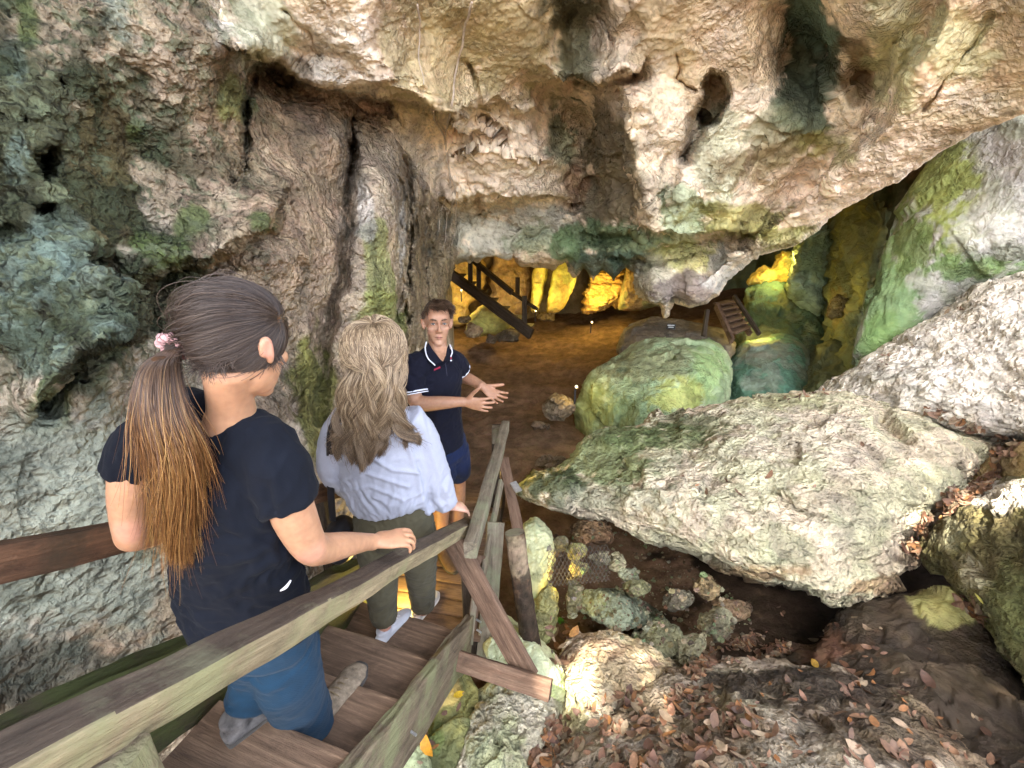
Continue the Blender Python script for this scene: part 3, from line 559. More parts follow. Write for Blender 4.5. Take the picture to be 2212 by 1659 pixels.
stone(1424,1390,52,40,2.75,'broad mossy stone right of the bluish slab',(.2,.24,.11))
stone(1494,1402,32,36,2.65,'pale angular stone pointing up beside the beige rock',(.42,.42,.24),n=5)
stone(1545,1345,36,34,2.75,'shaded greenish angular stone leaning on the pointed one',(.24,.24,.13),n=5)
stone(1525,1268,26,28,3.0,'round orange brown stone deep in the hollow',(.34,.22,.08))
stone(1462,1296,34,26,3.0,'dark grey stone left of the orange brown one',(.13,.12,.08))
stone(1270,1150,60,26,3.6,'rusty brown layered rock under the boulder edge',(.36,.17,.06),amp=.05)
stone(1578,1318,40,22,2.9,'dark orange stone at the mouth of the black hollow',(.25,.13,.05))
G2 = 'stones on the cave floor'
stone(1205,876,42,38,5.9,'big tan stone on the earth floor beside a small lamp',(.36,.25,.14),group=G2)
stone(1165,920,22,9,5.4,'low reddish stone just below the tan stone',(.26,.14,.08),group=G2)
stone(1190,1000,36,18,4.8,'flat brown stone half buried near the green boulder',(.24,.16,.09),group=G2)
stone(1022,712,20,17,8.6,'warm lit stone left of the far stair foot',(.38,.24,.12),group=G2,mat=M_ROCK)
stone(1003,690,15,8,8.9,'small flat stone by the left cave wall',(.3,.2,.1),group=G2)
stone(1098,724,26,14,8.6,'dark brown stone under the far stair',(.16,.10,.06),group=G2)
stone(1062,733,12,10,8.3,'small dark stone between the lit stone and the stair',(.2,.12,.07),group=G2)
stone(1180,683,20,9,11.0,'small stone at the base of the yellow lit slabs',(.3,.2,.09),group=G2)
boulder('boulder', 'dark green sloping rock between rounded boulder and right rock pillar', 'boulder', [(1725,880),(1752,800),(1770,745),(1810,720),(1850,745),(1870,800),(1830,870),(1760,910)], [(1780,760,6.9),(1830,840,6.2),(1750,860,6.4)], edge=.4, back=.8, nt_=110, nf=46, amp=.07, base=(.10,.11,.05), alt=(.06,.07,.035))
# --- lamp-lit rocks of the far chamber
FAR = 'rocks of the far chamber'
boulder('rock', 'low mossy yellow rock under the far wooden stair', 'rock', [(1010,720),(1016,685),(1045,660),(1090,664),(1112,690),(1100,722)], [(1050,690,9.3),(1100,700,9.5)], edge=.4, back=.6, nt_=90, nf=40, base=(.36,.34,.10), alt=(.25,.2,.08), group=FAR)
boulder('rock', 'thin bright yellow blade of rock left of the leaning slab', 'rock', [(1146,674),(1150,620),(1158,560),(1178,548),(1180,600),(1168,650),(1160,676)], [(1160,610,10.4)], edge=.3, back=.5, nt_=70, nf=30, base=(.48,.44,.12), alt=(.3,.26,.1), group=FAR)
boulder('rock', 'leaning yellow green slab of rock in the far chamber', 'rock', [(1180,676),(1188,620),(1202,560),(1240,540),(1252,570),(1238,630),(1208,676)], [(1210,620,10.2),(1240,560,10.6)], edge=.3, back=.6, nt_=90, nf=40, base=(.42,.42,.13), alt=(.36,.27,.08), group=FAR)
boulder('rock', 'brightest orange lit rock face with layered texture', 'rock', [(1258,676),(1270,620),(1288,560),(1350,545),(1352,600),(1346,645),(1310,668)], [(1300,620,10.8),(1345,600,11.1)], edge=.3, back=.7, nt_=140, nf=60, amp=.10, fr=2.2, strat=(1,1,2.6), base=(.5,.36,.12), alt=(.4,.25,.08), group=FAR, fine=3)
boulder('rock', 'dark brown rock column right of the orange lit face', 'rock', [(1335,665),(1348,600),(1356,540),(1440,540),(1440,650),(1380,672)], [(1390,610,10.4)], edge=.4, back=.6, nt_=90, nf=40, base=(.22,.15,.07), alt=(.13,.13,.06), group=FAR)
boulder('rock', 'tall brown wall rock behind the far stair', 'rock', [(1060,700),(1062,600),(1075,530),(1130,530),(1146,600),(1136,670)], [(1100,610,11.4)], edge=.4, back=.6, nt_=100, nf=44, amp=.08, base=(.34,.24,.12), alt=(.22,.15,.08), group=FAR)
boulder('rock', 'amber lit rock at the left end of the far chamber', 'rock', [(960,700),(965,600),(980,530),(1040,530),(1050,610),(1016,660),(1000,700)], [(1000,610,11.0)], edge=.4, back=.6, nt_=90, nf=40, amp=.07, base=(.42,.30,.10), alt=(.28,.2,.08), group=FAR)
boulder('rock_ledge', 'dark grey rock ledge with a small sign on it', 'rock', [(1335,760),(1350,712),(1400,686),(1470,690),(1560,712),(1590,745),(1560,790),(1400,800)], [(1400,700,8.3),(1500,700,8.2),(1450,760,7.2)], edge=.4, back=.8, nt_=120, nf=50, base=(.10,.09,.075), alt=(.15,.13,.10), group=FAR)
boulder('rock', 'teal green rounded mound beside the small ladder', 'rock', [(1590,770),(1600,690),(1612,630),(1650,598),(1720,606),(1790,660),(1810,730),(1780,800),(1680,820)], [(1690,690,8.2),(1640,620,8.8),(1780,700,8.0)], edge=.6, back=.8, nt_=140, nf=60, amp=.08, base=(.045,.075,.04), alt=(.08,.10,.05), blobs=[(1650,625,50,30,(.12,.22,.16),.85)], group=FAR)
boulder('rock_ledge', 'bright yellow lit ledge high above the small ladder', 'rock', [(1618,612),(1640,585),(1668,570),(1690,548),(1720,545),(1745,575),(1760,620),(1700,620)], [(1690,590,9.0)], edge=.3, back=.7, nt_=110, nf=50, amp=.07, base=(.5,.4,.12), alt=(.3,.3,.12), group=FAR)
boulder('rock_pillar', 'mottled green rock pillar standing left of the tall leaning slab', 'rock', [(1770,880),(1785,690),(1775,590),(1770,500),(1800,440),(1870,420),(1915,470),(1895,580),(1862,680),(1850,780),(1840,880)], [(1830,600,6.9),(1850,450,7.4),(1810,740,7.0),(1810,870,6.6)], edge=.5, back=.8, nt_=140, nf=60, amp=.09, base=(.11,.13,.065), alt=(.15,.16,.06), blobs=[(1810,670,20,40,(.3,.24,.08),.5),(1830,500,40,60,(.17,.2,.15),.6)], group=FAR)
boulder('rock_pillar', 'pale teal rounded pillar behind the roof arm', 'rock', [(1700,640),(1715,560),(1730,490),(1770,460),(1795,520),(1790,620),(1770,690)], [(1755,570,8.0)], edge=.5, back=.7, nt_=110, nf=50, amp=.08, base=(.17,.23,.16), alt=(.1,.14,.08), group=FAR)
stone(1812,668,26,28,6.6,'knob of yellow lit rock on the right hand pillar',(.42,.32,.08),group=FAR,name='rock')
# ================================================================ TIMBER
W_TOP = wood_mat('weathered_rail_wood', (.075,.052,.036), (.115,.085,.06), (.19,.18,.11), .6, .3)
W_GRN = wood_mat('algae_covered_wood', (.15,.11,.068), (.215,.165,.105), (.23,.235,.115), .6, .5)
W_GRY = wood_mat('grey_green_wood', (.16,.13,.09), (.22,.185,.13), (.21,.22,.13), .4, .4)
W_BRN = wood_mat('brown_tread_wood', (.125,.075,.045), (.18,.115,.072), None, .25)
W_RED = wood_mat('red_brown_wood', (.10,.05,.027), (.15,.078,.042), (.05,.035,.02), .5, .35)
W_DRK = wood_mat('dark_wet_wood', (.04,.028,.018), (.07,.05,.033), None, .5)
W_BRC = wood_mat('brown_board_wood', (.115,.066,.04), (.165,.105,.068), None, .35)
M_STEEL = plain_mat('galvanised_steel', (.5,.52,.54), .35, .5, .2, 60, 0, .8)
M_LAMP = plain_mat('lamp_housing', (.03,.03,.03), .5); M_GLOW = glow_mat('lamp_glass', (1,.62,.22), .9)
def beam(name, p0, p1, w, h, mat, parent=None, up=(0, 0, 1), nx=40, rough=.0025, cham=.12, taper=1., label=None, side_mat=None):
    p0, p1 = Vector(p0), Vector(p1); X = (p1-p0); L = X.length; X.normalize(); U = Vector(up); Y = U.cross(X).normalized(); Z = X.cross(Y)
    c = cham*min(w, h); prof = []
    a, b = w/2, h/2
    for sx, sy in ((1, 1), (-1, 1), (-1, -1), (1, -1)):
        cn = [(sx*a, sy*(b-c)), (sx*(a-.3*c), sy*(b-.3*c)), (sx*(a-c), sy*b)]
        prof += cn if sx*sy > 0 else cn[::-1]
    full = []
    for i in range(len(prof)):
        q0, q1 = prof[i], prof[(i+1) % len(prof)]; m = 4 if i % 3 == 2 else 1
        full += [(q0[0]+(q1[0]-q0[0])*k/m, q0[1]+(q1[1]-q0[1])*k/m) for k in range(m)]
    n = len(full); xs = np.r_[0, np.linspace(0, L, nx), L]; sc = np.r_[.9, np.ones(nx), .9]; k = 1+(taper-1)*xs/L
    V = np.array([[x, y*s*kk, z*s*kk] for x, s, kk in zip(xs, sc, k) for y, z in full])
    sd = (hash((round(p0.x, 3), round(p0.y, 3), name)) % 97)*1.7 if False else (abs(p0.x*13.7+p0.y*7.1+p0.z*3.3) % 40)
    S = V*np.array([1.5, 14, 14])+sd; V[:, 1:] *= (1+rough/min(w, h)*2*fbm(S, 1., 4, .6))[:, None]
    V[:, 1] += rough*1.5*fbm(V*[2, 0, 0]+sd, 1, 3); V[:, 2] += rough*1.5*fbm(V*[2, 0, 0]+sd+9, 1, 3)
    m = len(xs); i = np.arange(m*n).reshape(m, n); j = np.roll(i, -1, 1)
    f = [tuple(q) for q in np.stack([i[:-1], i[1:], j[1:], j[:-1]], -1).reshape(-1, 4)]+[tuple(i[0]), tuple(i[-1][::-1])]
    o = new_mesh(name, V, f, mat, smooth=False)
    if o.data.polygons[-1].normal.x < 0: o.data.flip_normals(); o.data.update()
    M = Matrix((X, Y, Z)).transposed().to_4x4(); M.translation = p0
    if parent is not None:
        o.parent = parent; M = Matrix.Translation(-parent.location) @ M
    o.matrix_basis = M
    me = o.data; bm_sm = np.ones(len(me.polygons), bool); bm_sm[-2:] = False; me.polygons.foreach_set('use_smooth', bm_sm)
    try: me.set_sharp_from_angle(angle=R_(38))
    except Exception: pass
    if side_mat:
        me.materials.append(side_mat)
        for p_ in me.polygons:
            if abs(p_.normal.y) > .62: p_.material_index = 1
    if label: o['label'] = label
    return o
def bolt(p, d, parent, r=.009, L=.05):
    d = Vector(d).normalized(); o = beam('bolt', Vector(p), Vector(p)+d*L, r*1.3, r*1.3, M_STEEL, parent, up=(0, .3, 1), nx=3, rough=0, cham=.5)
    return o
W_SIDE = wood_mat('pale_algae_rail_side', (.21,.165,.095), (.30,.24,.14), (.27,.265,.13), .5, .45)
W_MOSS = wood_mat('mossy_board', (.05,.04,.022), (.08,.065,.035), (.055,.07,.018), .6, .8)
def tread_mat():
    m = wood_mat('muddy_shaded_tread_wood', (.10,.063,.04), (.145,.094,.06), None, .22); t = m.node_tree; b = t.nodes['Principled BSDF']; l = b.inputs['Base Color'].links[0].from_socket
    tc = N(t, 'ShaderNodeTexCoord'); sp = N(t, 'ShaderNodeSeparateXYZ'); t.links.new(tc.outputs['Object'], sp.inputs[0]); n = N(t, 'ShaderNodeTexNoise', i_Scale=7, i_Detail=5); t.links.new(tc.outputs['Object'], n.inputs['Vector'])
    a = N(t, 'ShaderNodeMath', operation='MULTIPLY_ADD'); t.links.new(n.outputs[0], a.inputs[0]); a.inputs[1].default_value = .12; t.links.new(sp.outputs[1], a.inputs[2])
    r = ramp(t, [(0., g4(1.9)), (.05, g4(1.25)), (.3, g4(1.0)), (.45, g4(.55))]); mr = N(t, 'ShaderNodeMapRange', n1=-.10, n2=.22, n3=0, n4=.5); t.links.new(a.outputs[0], mr.inputs[0]); t.links.new(mr.outputs[0], r.inputs[0])  # shade at the back and lit, worn nose painted into the colour
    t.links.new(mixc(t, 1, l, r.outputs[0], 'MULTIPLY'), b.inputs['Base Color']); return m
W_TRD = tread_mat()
# ---- upper stair the walkers are on
ST0 = np.array([-.508, .875, -1.55]); STV = np.array([.049, .303, -.187]); TL = np.array([-.942, .335, 0.]); TB = np.array([-.335, -.942, 0.])
stair = thing('wooden_staircase', 'steep weathered wooden stair with handrail that two women walk down', 'staircase', Vector(ST0+TL*.25))
for k in range(-2, 4):
    c = ST0+STV*k; wd = .49+.01*k
    a, b = c-TL*.06+TB*.15, c+TL*wd+TB*.15
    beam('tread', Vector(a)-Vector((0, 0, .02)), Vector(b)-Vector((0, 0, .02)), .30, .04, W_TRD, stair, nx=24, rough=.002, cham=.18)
sa, sb = PV(700, 1735, 1.22), PV(1008, 1347, 2.44)
beam('stringer', sa-Vector((0, 0, .1)), sb-Vector((0, 0, .1)), .055, .235, W_GRN, stair, nx=90, rough=.006, cham=.14)
la, lb = Vector(ST0+TL*.54-STV*2.2+np.array([0, 0, .09])), Vector(ST0+TL*.54+STV*3.6+np.array([0, 0, .09]))
beam('stringer', la, lb, .05, .30, W_MOSS, stair, nx=60, rough=.004, label='mossy left stringer beside the rock')
ra, rb = PV(306, 1472, .66), PV(1012, 1122, 2.42)
r0 = ra+(ra-rb)*.14
beam('handrail', r0-Vector((0, 0, .036)), rb-Vector((0, 0, .034)), .066, .066, W_TOP, stair, nx=160, rough=.0045, cham=.10, side_mat=W_SIDE, up=(.16, -.05, 1), label='long grey brown handrail both women rest a hand on')
pp = ra-(rb-ra)*.03
pp = PV(238, 1612, .60); beam('post', pp+Vector((0, 0, -.02)), pp+Vector((.01, .01, -1.0)), .06, .055, W_GRN, stair, up=(0, 1, 0), nx=30, rough=.004, label='algae green post under the near end of the handrail')
pe = PV(1004, 1150, 2.46)
beam('post', pe+Vector((0, .02, 0)), pe+Vector((0, .02, -1.0)), .075, .075, W_DRK, stair, up=(0, 1, 0), nx=30, rough=.004, label='dark post at the foot of the handrail')
lr0, lr1 = PV(-330, 1285, .80), PV(790, 1044, 2.55)
beam('handrail', lr0, lr1, .05, .085, W_RED, stair, nx=120, rough=.003, label='red brown handrail along the rock wall')
beam('post', PV(690, 1075, 2.32), PV(690, 1075, 2.32)+Vector((0, 0, -.95)), .07, .07, W_DRK, stair, up=(0, 1, 0), nx=20)
for px, py, s in ((880, 1575, 1.72), (985, 1405, 2.3), (917, 1500, 1.9), (955, 1462, 2.1)):
    q = PV(px, py, s); bolt(q, (.8, -.5, .1), stair, .008, .045 if py in (1575, 1405) else .008)
# ---- landing and lower flight
land = thing('wooden_landing', 'brown plank landing and lower steps where the guide stands', 'landing', Vector((-.5, 2.4, -2.3)))
for k in range(9):
    y = 1.98+k*.125; beam('plank', (-.95, y+.10, -2.325), (-.17, y-.04, -2.325), .115, .035, W_BRN, land, nx=20, rough=.002, cham=.2)
for k in range(1, 5):
    beam('tread', (-.86, 3.0+k*.30, -2.32-k*.17), (-.14, 2.96+k*.30, -2.32-k*.17), .29, .045, W_BRN, land, nx=20, rough=.003, cham=.2)
beam('stringer', (-.12, 2.0, -2.42), (-.12, 3.05, -2.42), .05, .2, W_DRK, land, nx=20); beam('stringer', (-.12, 3.05, -2.42), (-.10, 4.4, -3.1), .05, .2, W_DRK, land, nx=20)
for x in (-.9, -.2):
    for y in (2.1, 2.9): beam('post', (x, y, -2.36), (x, y, -3.2), .08, .08, W_DRK, land, up=(0, 1, 0), nx=12)
# ---- railing of the lower flight
rail = thing('railing', 'grey green railing with braces and planks beside the landing', 'railing', PV(1050, 1250, 2.6))
q0, q1 = PV(1016, 1190, 2.14), PV(1092, 920, 3.62)
beam('handrail', q0, q1, .062, .085, W_GRY, rail, nx=80, rough=.003, cham=.12)
beam('post', PV(1074, 921, 3.72), PV(1074, 921, 3.72)+Vector((-.03, 0, -.95)), .075, .075, W_DRK, rail, up=(0, 1, 0), nx=24, rough=.003)
beam('post_cap', PV(1074, 921, 3.70)+Vector((0, -.02, .0)), PV(1074, 921, 3.70)+Vector((-.004, -.02, -.13)), .08, .082, W_GRY, rail, up=(0, 1, 0), nx=8)
beam('brace', PV(978, 1165, 2.36), PV(1141, 1462, 2.2), .028, .115, W_BRC, rail, up=(-.6, .1, -.5), nx=50, rough=.002, label='diagonal brown brace board')
beam('brace', PV(975, 1420, 2.28), PV(1190, 1490, 2.1), .09, .04, W_BRC, rail, up=(.1, -.75, .6), nx=50, rough=.002, label='short loose cross brace pointing right')
beam('plank', PV(1071, 1128, 2.74), PV(1046, 1445, 2.62), .03, .10, W_GRY, rail, up=(1, .1, 0), nx=50, rough=.003, label='grey green upright plank')
beam('plank', PV(1083, 1040, 3.05), PV(1040, 1262, 2.5), .05, .018, W_GRY, rail, up=(.9, .3, .4), nx=50, rough=.001)
beam('plank', PV(1040, 1200, 2.6), PV(1018, 1360, 2.55), .02, .05, W_BRC, rail, up=(1, 0, 0), nx=30, rough=.001)
beam('brace', PV(1087, 990, 3.45), PV(1120, 1150, 3.05), .02, .08, W_BRC, rail, up=(1, .2, 0), nx=40, rough=.002)
beam('plank', PV(1028, 1265, 2.5), PV(1016, 1392, 2.45), .015, .03, W_GRY, rail, up=(1, 0, 0), nx=20, rough=.001)
for px, py in ((1029, 1338), (1030, 1360), (1009, 1202)): bolt(PV(px, py, 2.42), (.8, -.6, 0), rail, .008, .03)
beam('bracket', PV(1108, 1042, 3.2), PV(1121, 1062, 3.15), .05, .012, M_STEEL, rail, nx=3, rough=0)
# ---- round log post
lt, lb2 = PV(1112, 1150, 2.52), PV(1146, 1392, 2.58)
def log_post():
    t = thing('log_post', 'round dark bark covered log post with pale sawn top', 'post', lb2)
    ax = (lb2-lt); L = ax.length; ax.normalize(); e1 = ax.orthogonal().normalized(); e2 = ax.cross(e1)
    n, m = 48, 60; V = []
    for i in range(m):
        r = .052*(1+.06*i/m); p = lt+ax*(L*i/(m-1)*1.04)
        for j in range(n): a = 2*math.pi*j/n; V.append(p+(e1*math.cos(a)+e2*math.sin(a))*r)
    V = np.array([tuple(v) for v in V]); c = np.repeat(np.array([tuple(lt+ax*(L*i/(m-1)*1.04)) for i in range(m)]), n, 0); d = (V-c)
    V = c+d*(1+.10*fbm(V*[1, 1, .25], 9, 4, .6)+.05*fbm(V*[1, 1, .3], 30, 3))[:, None]
    i = np.arange(n*m).reshape(m, n); j = np.roll(i, -1, 1); f = [tuple(q) for q in np.stack([i[:-1], j[:-1], j[1:], i[1:]], -1).reshape(-1, 4)]
    C = paint(V, (.10,.06,.035), [(1118,1200,40,50,(.26,.2,.13),.8),(1135,1330,30,80,(.035,.026,.018),.8)], .5, (.05,.035,.022), 6)
    o = new_mesh('bark', V, f, rock_mat('log_bark', .7, 1.5, .85, .2, pits=.2), cols=C, parent=t, loc=lb2); o.location = (0, 0, 0)
    top = V[:n]; cc = top.mean(0); V2 = np.concatenate([top-np.array(ax)*.001, cc+(top-cc)*.5-np.array(ax)*.004, [cc-np.array(ax)*.004]]); f = [(k, (k+1) % n, n+(k+1) % n, n+k) for k in range(n)]+[(n+k, n+(k+1) % n, 2*n) for k in range(n)]
    o = new_mesh('sawn_top', V2, f, W_GRY, parent=t, loc=lb2); o.location = (0, 0, 0)
log_post()
# ---- far stair in the lit chamber and the small ladder on the right
far = thing('wooden_staircase', 'dark far wooden stair in the yellow lit chamber', 'staircase', PV(1135, 712, 8.4))
beam('stringer', PV(955, 578, 9.2), PV(1148, 722, 8.3), .08, .20, W_DRK, far, nx=30)
beam('handrail', PV(1010, 552, 9.2), PV(1106, 632, 8.7), .07, .10, W_DRK, far, nx=20); beam('handrail', PV(1100, 628, 8.9), PV(1160, 668, 8.5), .05, .06, W_DRK, far, nx=20)
for a in ((1016, 552, 9.2, 618), (1034, 566, 9.1, 632), (1133, 640, 8.45, 716), (1118, 600, 9.4, 640)): beam('post', PV(a[0], a[1], a[2]), PV(a[0], a[3], a[2]), .09, .09, W_DRK, far, up=(0, 1, 0), nx=8)
for k in range(8):
    u = (k+.5)/8; beam('tread', PV(955, 575, 9.25)*(1-u)+PV(1148, 717, 8.35)*u, PV(962, 568, 9.7)*(1-u)+PV(1156, 710, 8.75)*u, .22, .03, W_DRK, far, nx=6)
lad = thing('step_ladder', 'small steep wooden ladder stair with a dark handrail near the ledge', 'ladder', PV(1590, 735, 7.0))
beam('stringer', PV(1548, 660, 7.5), PV(1582, 736, 6.95), .05, .11, W_BRC, lad, nx=20); beam('stringer', PV(1578, 652, 7.7), PV(1620, 722, 7.25), .05, .09, W_BRC, lad, nx=20)
for k in range(6):
    u = (k+.3)/6; beam('tread', PV(1549, 654, 7.5)*(1-u)+PV(1583, 728, 6.95)*u, PV(1579, 648, 7.7)*(1-u)+PV(1618, 714, 7.25)*u, .15, .03, W_BRC, lad, nx=6)
beam('handrail', PV(1586, 640, 7.4), PV(1640, 722, 6.95), .045, .06, W_DRK, lad, nx=12); beam('post', PV(1528, 670, 7.3), PV(1520, 726, 7.2), .06, .06, W_DRK, lad, up=(0, 1, 0), nx=8)
# ---- lamps and the little sign
def spot(px, py, s, label, r=.05):
    r *= .62
    p = PV(px, py, s); t = thing('spot_lamp', label, 'lamp', p, 'small lamps lighting the cave')
    n, m = 16, 7; V = []; prof = [(0, .03), (.5, .03), (.6, .0), (1, -.05), (1.05, -.10), (.9, -.10), (0, -.085)]
    d = Vector((.25, -.85, .45)).normalized(); e1 = d.orthogonal().normalized(); e2 = d.cross(e1)
    for a, b in prof:
        for j in range(n): an = 2*math.pi*j/n; V.append(p+(e1*math.cos(an)+e2*math.sin(an))*(a*r)-d*(b*r*12))
    i = np.arange(n*m).reshape(m, n); j = np.roll(i, -1, 1); f = [tuple(q) for q in np.stack([i[:-1], j[:-1], j[1:], i[1:]], -1).reshape(-1, 4)]
    o = new_mesh('housing', np.array([tuple(v) for v in V])-np.array(d)*0, f, M_LAMP, parent=t, loc=p); o.location = (0, 0, 0)
    q = p+d*(.085*r*12); V = [q+(e1*math.cos(2*math.pi*k/n)+e2*math.sin(2*math.pi*k/n))*r*.85 for k in range(n)]+[q+d*r*.4]
    o = new_mesh('lens', np.array([tuple(v) for v in V]), [(k, (k+1) % n, n) for k in range(n)], M_GLOW, parent=t, loc=p); o.location = (0, 0, 0)
    beam('stake', p-Vector((0, 0, .02)), p-Vector((0, 0, .22)), .02, .02, M_LAMP, t, up=(0, 1, 0), nx=3, rough=0)
spot(1243, 836, 5.6, 'small glowing lamp perched above the tan stone', .045); spot(1277, 697, 9.6, 'floor lamp in front of the orange lit face', .055)
spot(996, 628, 9.3, 'bright bulb lamp beside the far stair stringer', .05); spot(1156, 672, 9.9, 'lamp at the foot of the yellow rock blade', .06)
sg = thing('sign', 'small black information sign with white lines on the dark ledge', 'sign', PV(1449, 712, 7.5))
beam('board', PV(1440, 705, 7.5), PV(1459, 706, 7.5), .012, .09, M_LAMP, sg, nx=4, rough=0); 
wm_ = plain_mat('white_paint', (.7,.7,.68), .6)
for k, (a, b) in enumerate(((1442, 1457), (1444, 1455))): beam('text_line', PV(a, 702.5+k*4, 7.48), PV(b, 703+k*4, 7.48), .002, .012, wm_, sg, nx=3, rough=0)
# ================================================================ PEOPLE
J = PV
def unit(v): return Vector(v).normalized()
def cr(pts, k):                      # Catmull-Rom resampling of rows
    p = np.asarray(pts, float); n = len(p)
    if n < 3: return np.array([p[0]+(p[-1]-p[0])*t for t in np.linspace(0, 1, k+1)])
    e = np.r_[[2*p[0]-p[1]], p, [2*p[-1]-p[-2]]]; out = []
    for i in range(n-1):
        for t in np.linspace(0, 1, k, endpoint=False):
            a, b, c, d = e[i:i+4]; out.append(.5*(2*b+(c-a)*t+(2*a-5*b+4*c-d)*t*t+(3*b-a-3*c+d)*t**3))
    return np.array(out+[p[-1]])
def tube(rows, side=(1, 0, 0), n=22, k=4, cap=.5):
    R = cr([list(p)+([r, r] if not hasattr(r, '__len__') else list(r)) for p, r in rows], k); C, A = R[:, :3], np.maximum(R[:, 3:], .002)
    T = np.gradient(C, axis=0); T /= np.linalg.norm(T, axis=1)[:, None]
    # domed ends
    def ext(c, t, a):
        m = a.min()*cap; return [(c+t*m*.55, a*.86), (c+t*m*.9, a*.5), (c+t*m, a*.12)]
    e0 = ext(C[0], -T[0], A[0])[::-1]; e1 = ext(C[-1], T[-1], A[-1])
    C = np.r_[[x[0] for x in e0], C, [x[0] for x in e1]]; A = np.r_[[x[1] for x in e0], A, [x[1] for x in e1]]; T = np.r_[[T[0]]*3, T, [T[-1]]*3]
    s = np.array(side, float); V = []
    an = np.linspace(0, 2*np.pi, n, endpoint=False)
    for c, a, t in zip(C, A, T):
        x = s-t*(s@t)
        if np.linalg.norm(x) < .15: x = np.cross(t, [0, .3, 1])
        x /= np.linalg.norm(x); y = np.cross(t, x)
        V.append(c+np.outer(np.cos(an)*a[0], x)+np.outer(np.sin(an)*a[1], y))
    m = len(C); V = np.concatenate(V); i = np.arange(m*n).reshape(m, n); j = np.roll(i, -1, 1)
    return V, [tuple(q) for q in np.stack([i[:-1], j[:-1], j[1:], i[1:]], -1).reshape(-1, 4)]+[tuple(i[0][::-1]), tuple(i[-1])]
def ell(c, ax, n=20, m=12):
    c = np.array(c, float); ax = [np.array(a, float) for a in ax]; V = []
    for i in range(1, m):
        t = math.pi*i/m
        for j in range(n): p = 2*math.pi*j/n; V.append(c+ax[0]*math.sin(t)*math.cos(p)+ax[1]*math.sin(t)*math.sin(p)+ax[2]*math.cos(t))
    V += [c+ax[2], c-ax[2]]; F_ = []
    for i in range(m-2):
        for j in range(n): F_.append((i*n+j, (i+1)*n+j, (i+1)*n+(j+1) % n, i*n+(j+1) % n))
    a, b = (m-1)*n, (m-1)*n+1
    F_ += [(a, j, (j+1) % n) for j in range(n)]+[(b, (m-2)*n+(j+1) % n, (m-2)*n+j) for j in range(n)]
    return np.array(V), F_
def fuse(name, parts, voxel, smooth, mat, parent, disp=None, colf=None):
    V, F_, o_ = [], [], 0
    for v, f in parts:
        V.append(np.asarray(v)); F_ += [tuple(i+o_ for i in q) for q in f]; o_ += len(v)
    o = new_mesh(name, np.concatenate(V), F_, mat)
    md = o.modifiers.new('r', 'REMESH'); md.mode = 'VOXEL'; md.voxel_size = voxel
    if smooth: sm = o.modifiers.new('s', 'SMOOTH'); sm.factor = .5; sm.iterations = smooth
    bpy.context.view_layer.update(); dg = bpy.context.evaluated_depsgraph_get()
    me = bpy.data.meshes.new_from_object(o.evaluated_get(dg)); o.modifiers.clear(); old = o.data; o.data = me; bpy.data.meshes.remove(old); me.name = name
    if not me.materials: me.materials.append(mat)
    me.polygons.foreach_set('use_smooth', np.ones(len(me.polygons), bool))
    X = pos_of(me); nn = nrm_of(me)
    if disp is not None: X = X+nn*disp(X, nn)[:, None]
    if colf is not None:
        c = colf(X, nn); at = me.color_attributes.new('Col', 'FLOAT_COLOR', 'POINT'); at.data.foreach_set('color', np.c_[c, np.ones(len(c))].astype(np.float32).ravel())
    L = np.array(parent.location); set_pos(me, X-L); o.parent = parent
    return o
def skin_mat():
    m, t, b = nt('skin'); a = N(t, 'ShaderNodeAttribute', attribute_name='Col'); tc = N(t, 'ShaderNodeTexCoord')
    n = N(t, 'ShaderNodeTexNoise', i_Scale=55, i_Detail=4); t.links.new(tc.outputs['Object'], n.inputs['Vector'])
    r = ramp(t, [(.3, (.88,.84,.84,1)), (.7, (1.08,1.08,1.06,1))]); t.links.new(n.outputs[0], r.inputs[0])
    t.links.new(mixc(t, 1, a.outputs[0], r.outputs[0], 'MULTIPLY'), b.inputs['Base Color'])
    b.inputs['Subsurface Weight'].default_value = .25; b.inputs['Subsurface Radius'].default_value = (.01, .004, .002); b.inputs['Subsurface Scale'].default_value = 1
    b.inputs['Roughness'].default_value = .5; b.inputs['Specular IOR Level'].default_value = .35
    n2 = N(t, 'ShaderNodeTexNoise', i_Scale=400, i_Detail=2); t.links.new(tc.outputs['Object'], n2.inputs['Vector'])
    bp = N(t, 'ShaderNodeBump', i_Strength=.12, i_Distance=.002); t.links.new(n2.outputs[0], bp.inputs['Height']); t.links.new(bp.outputs[0], b.inputs['Normal'])
    return m
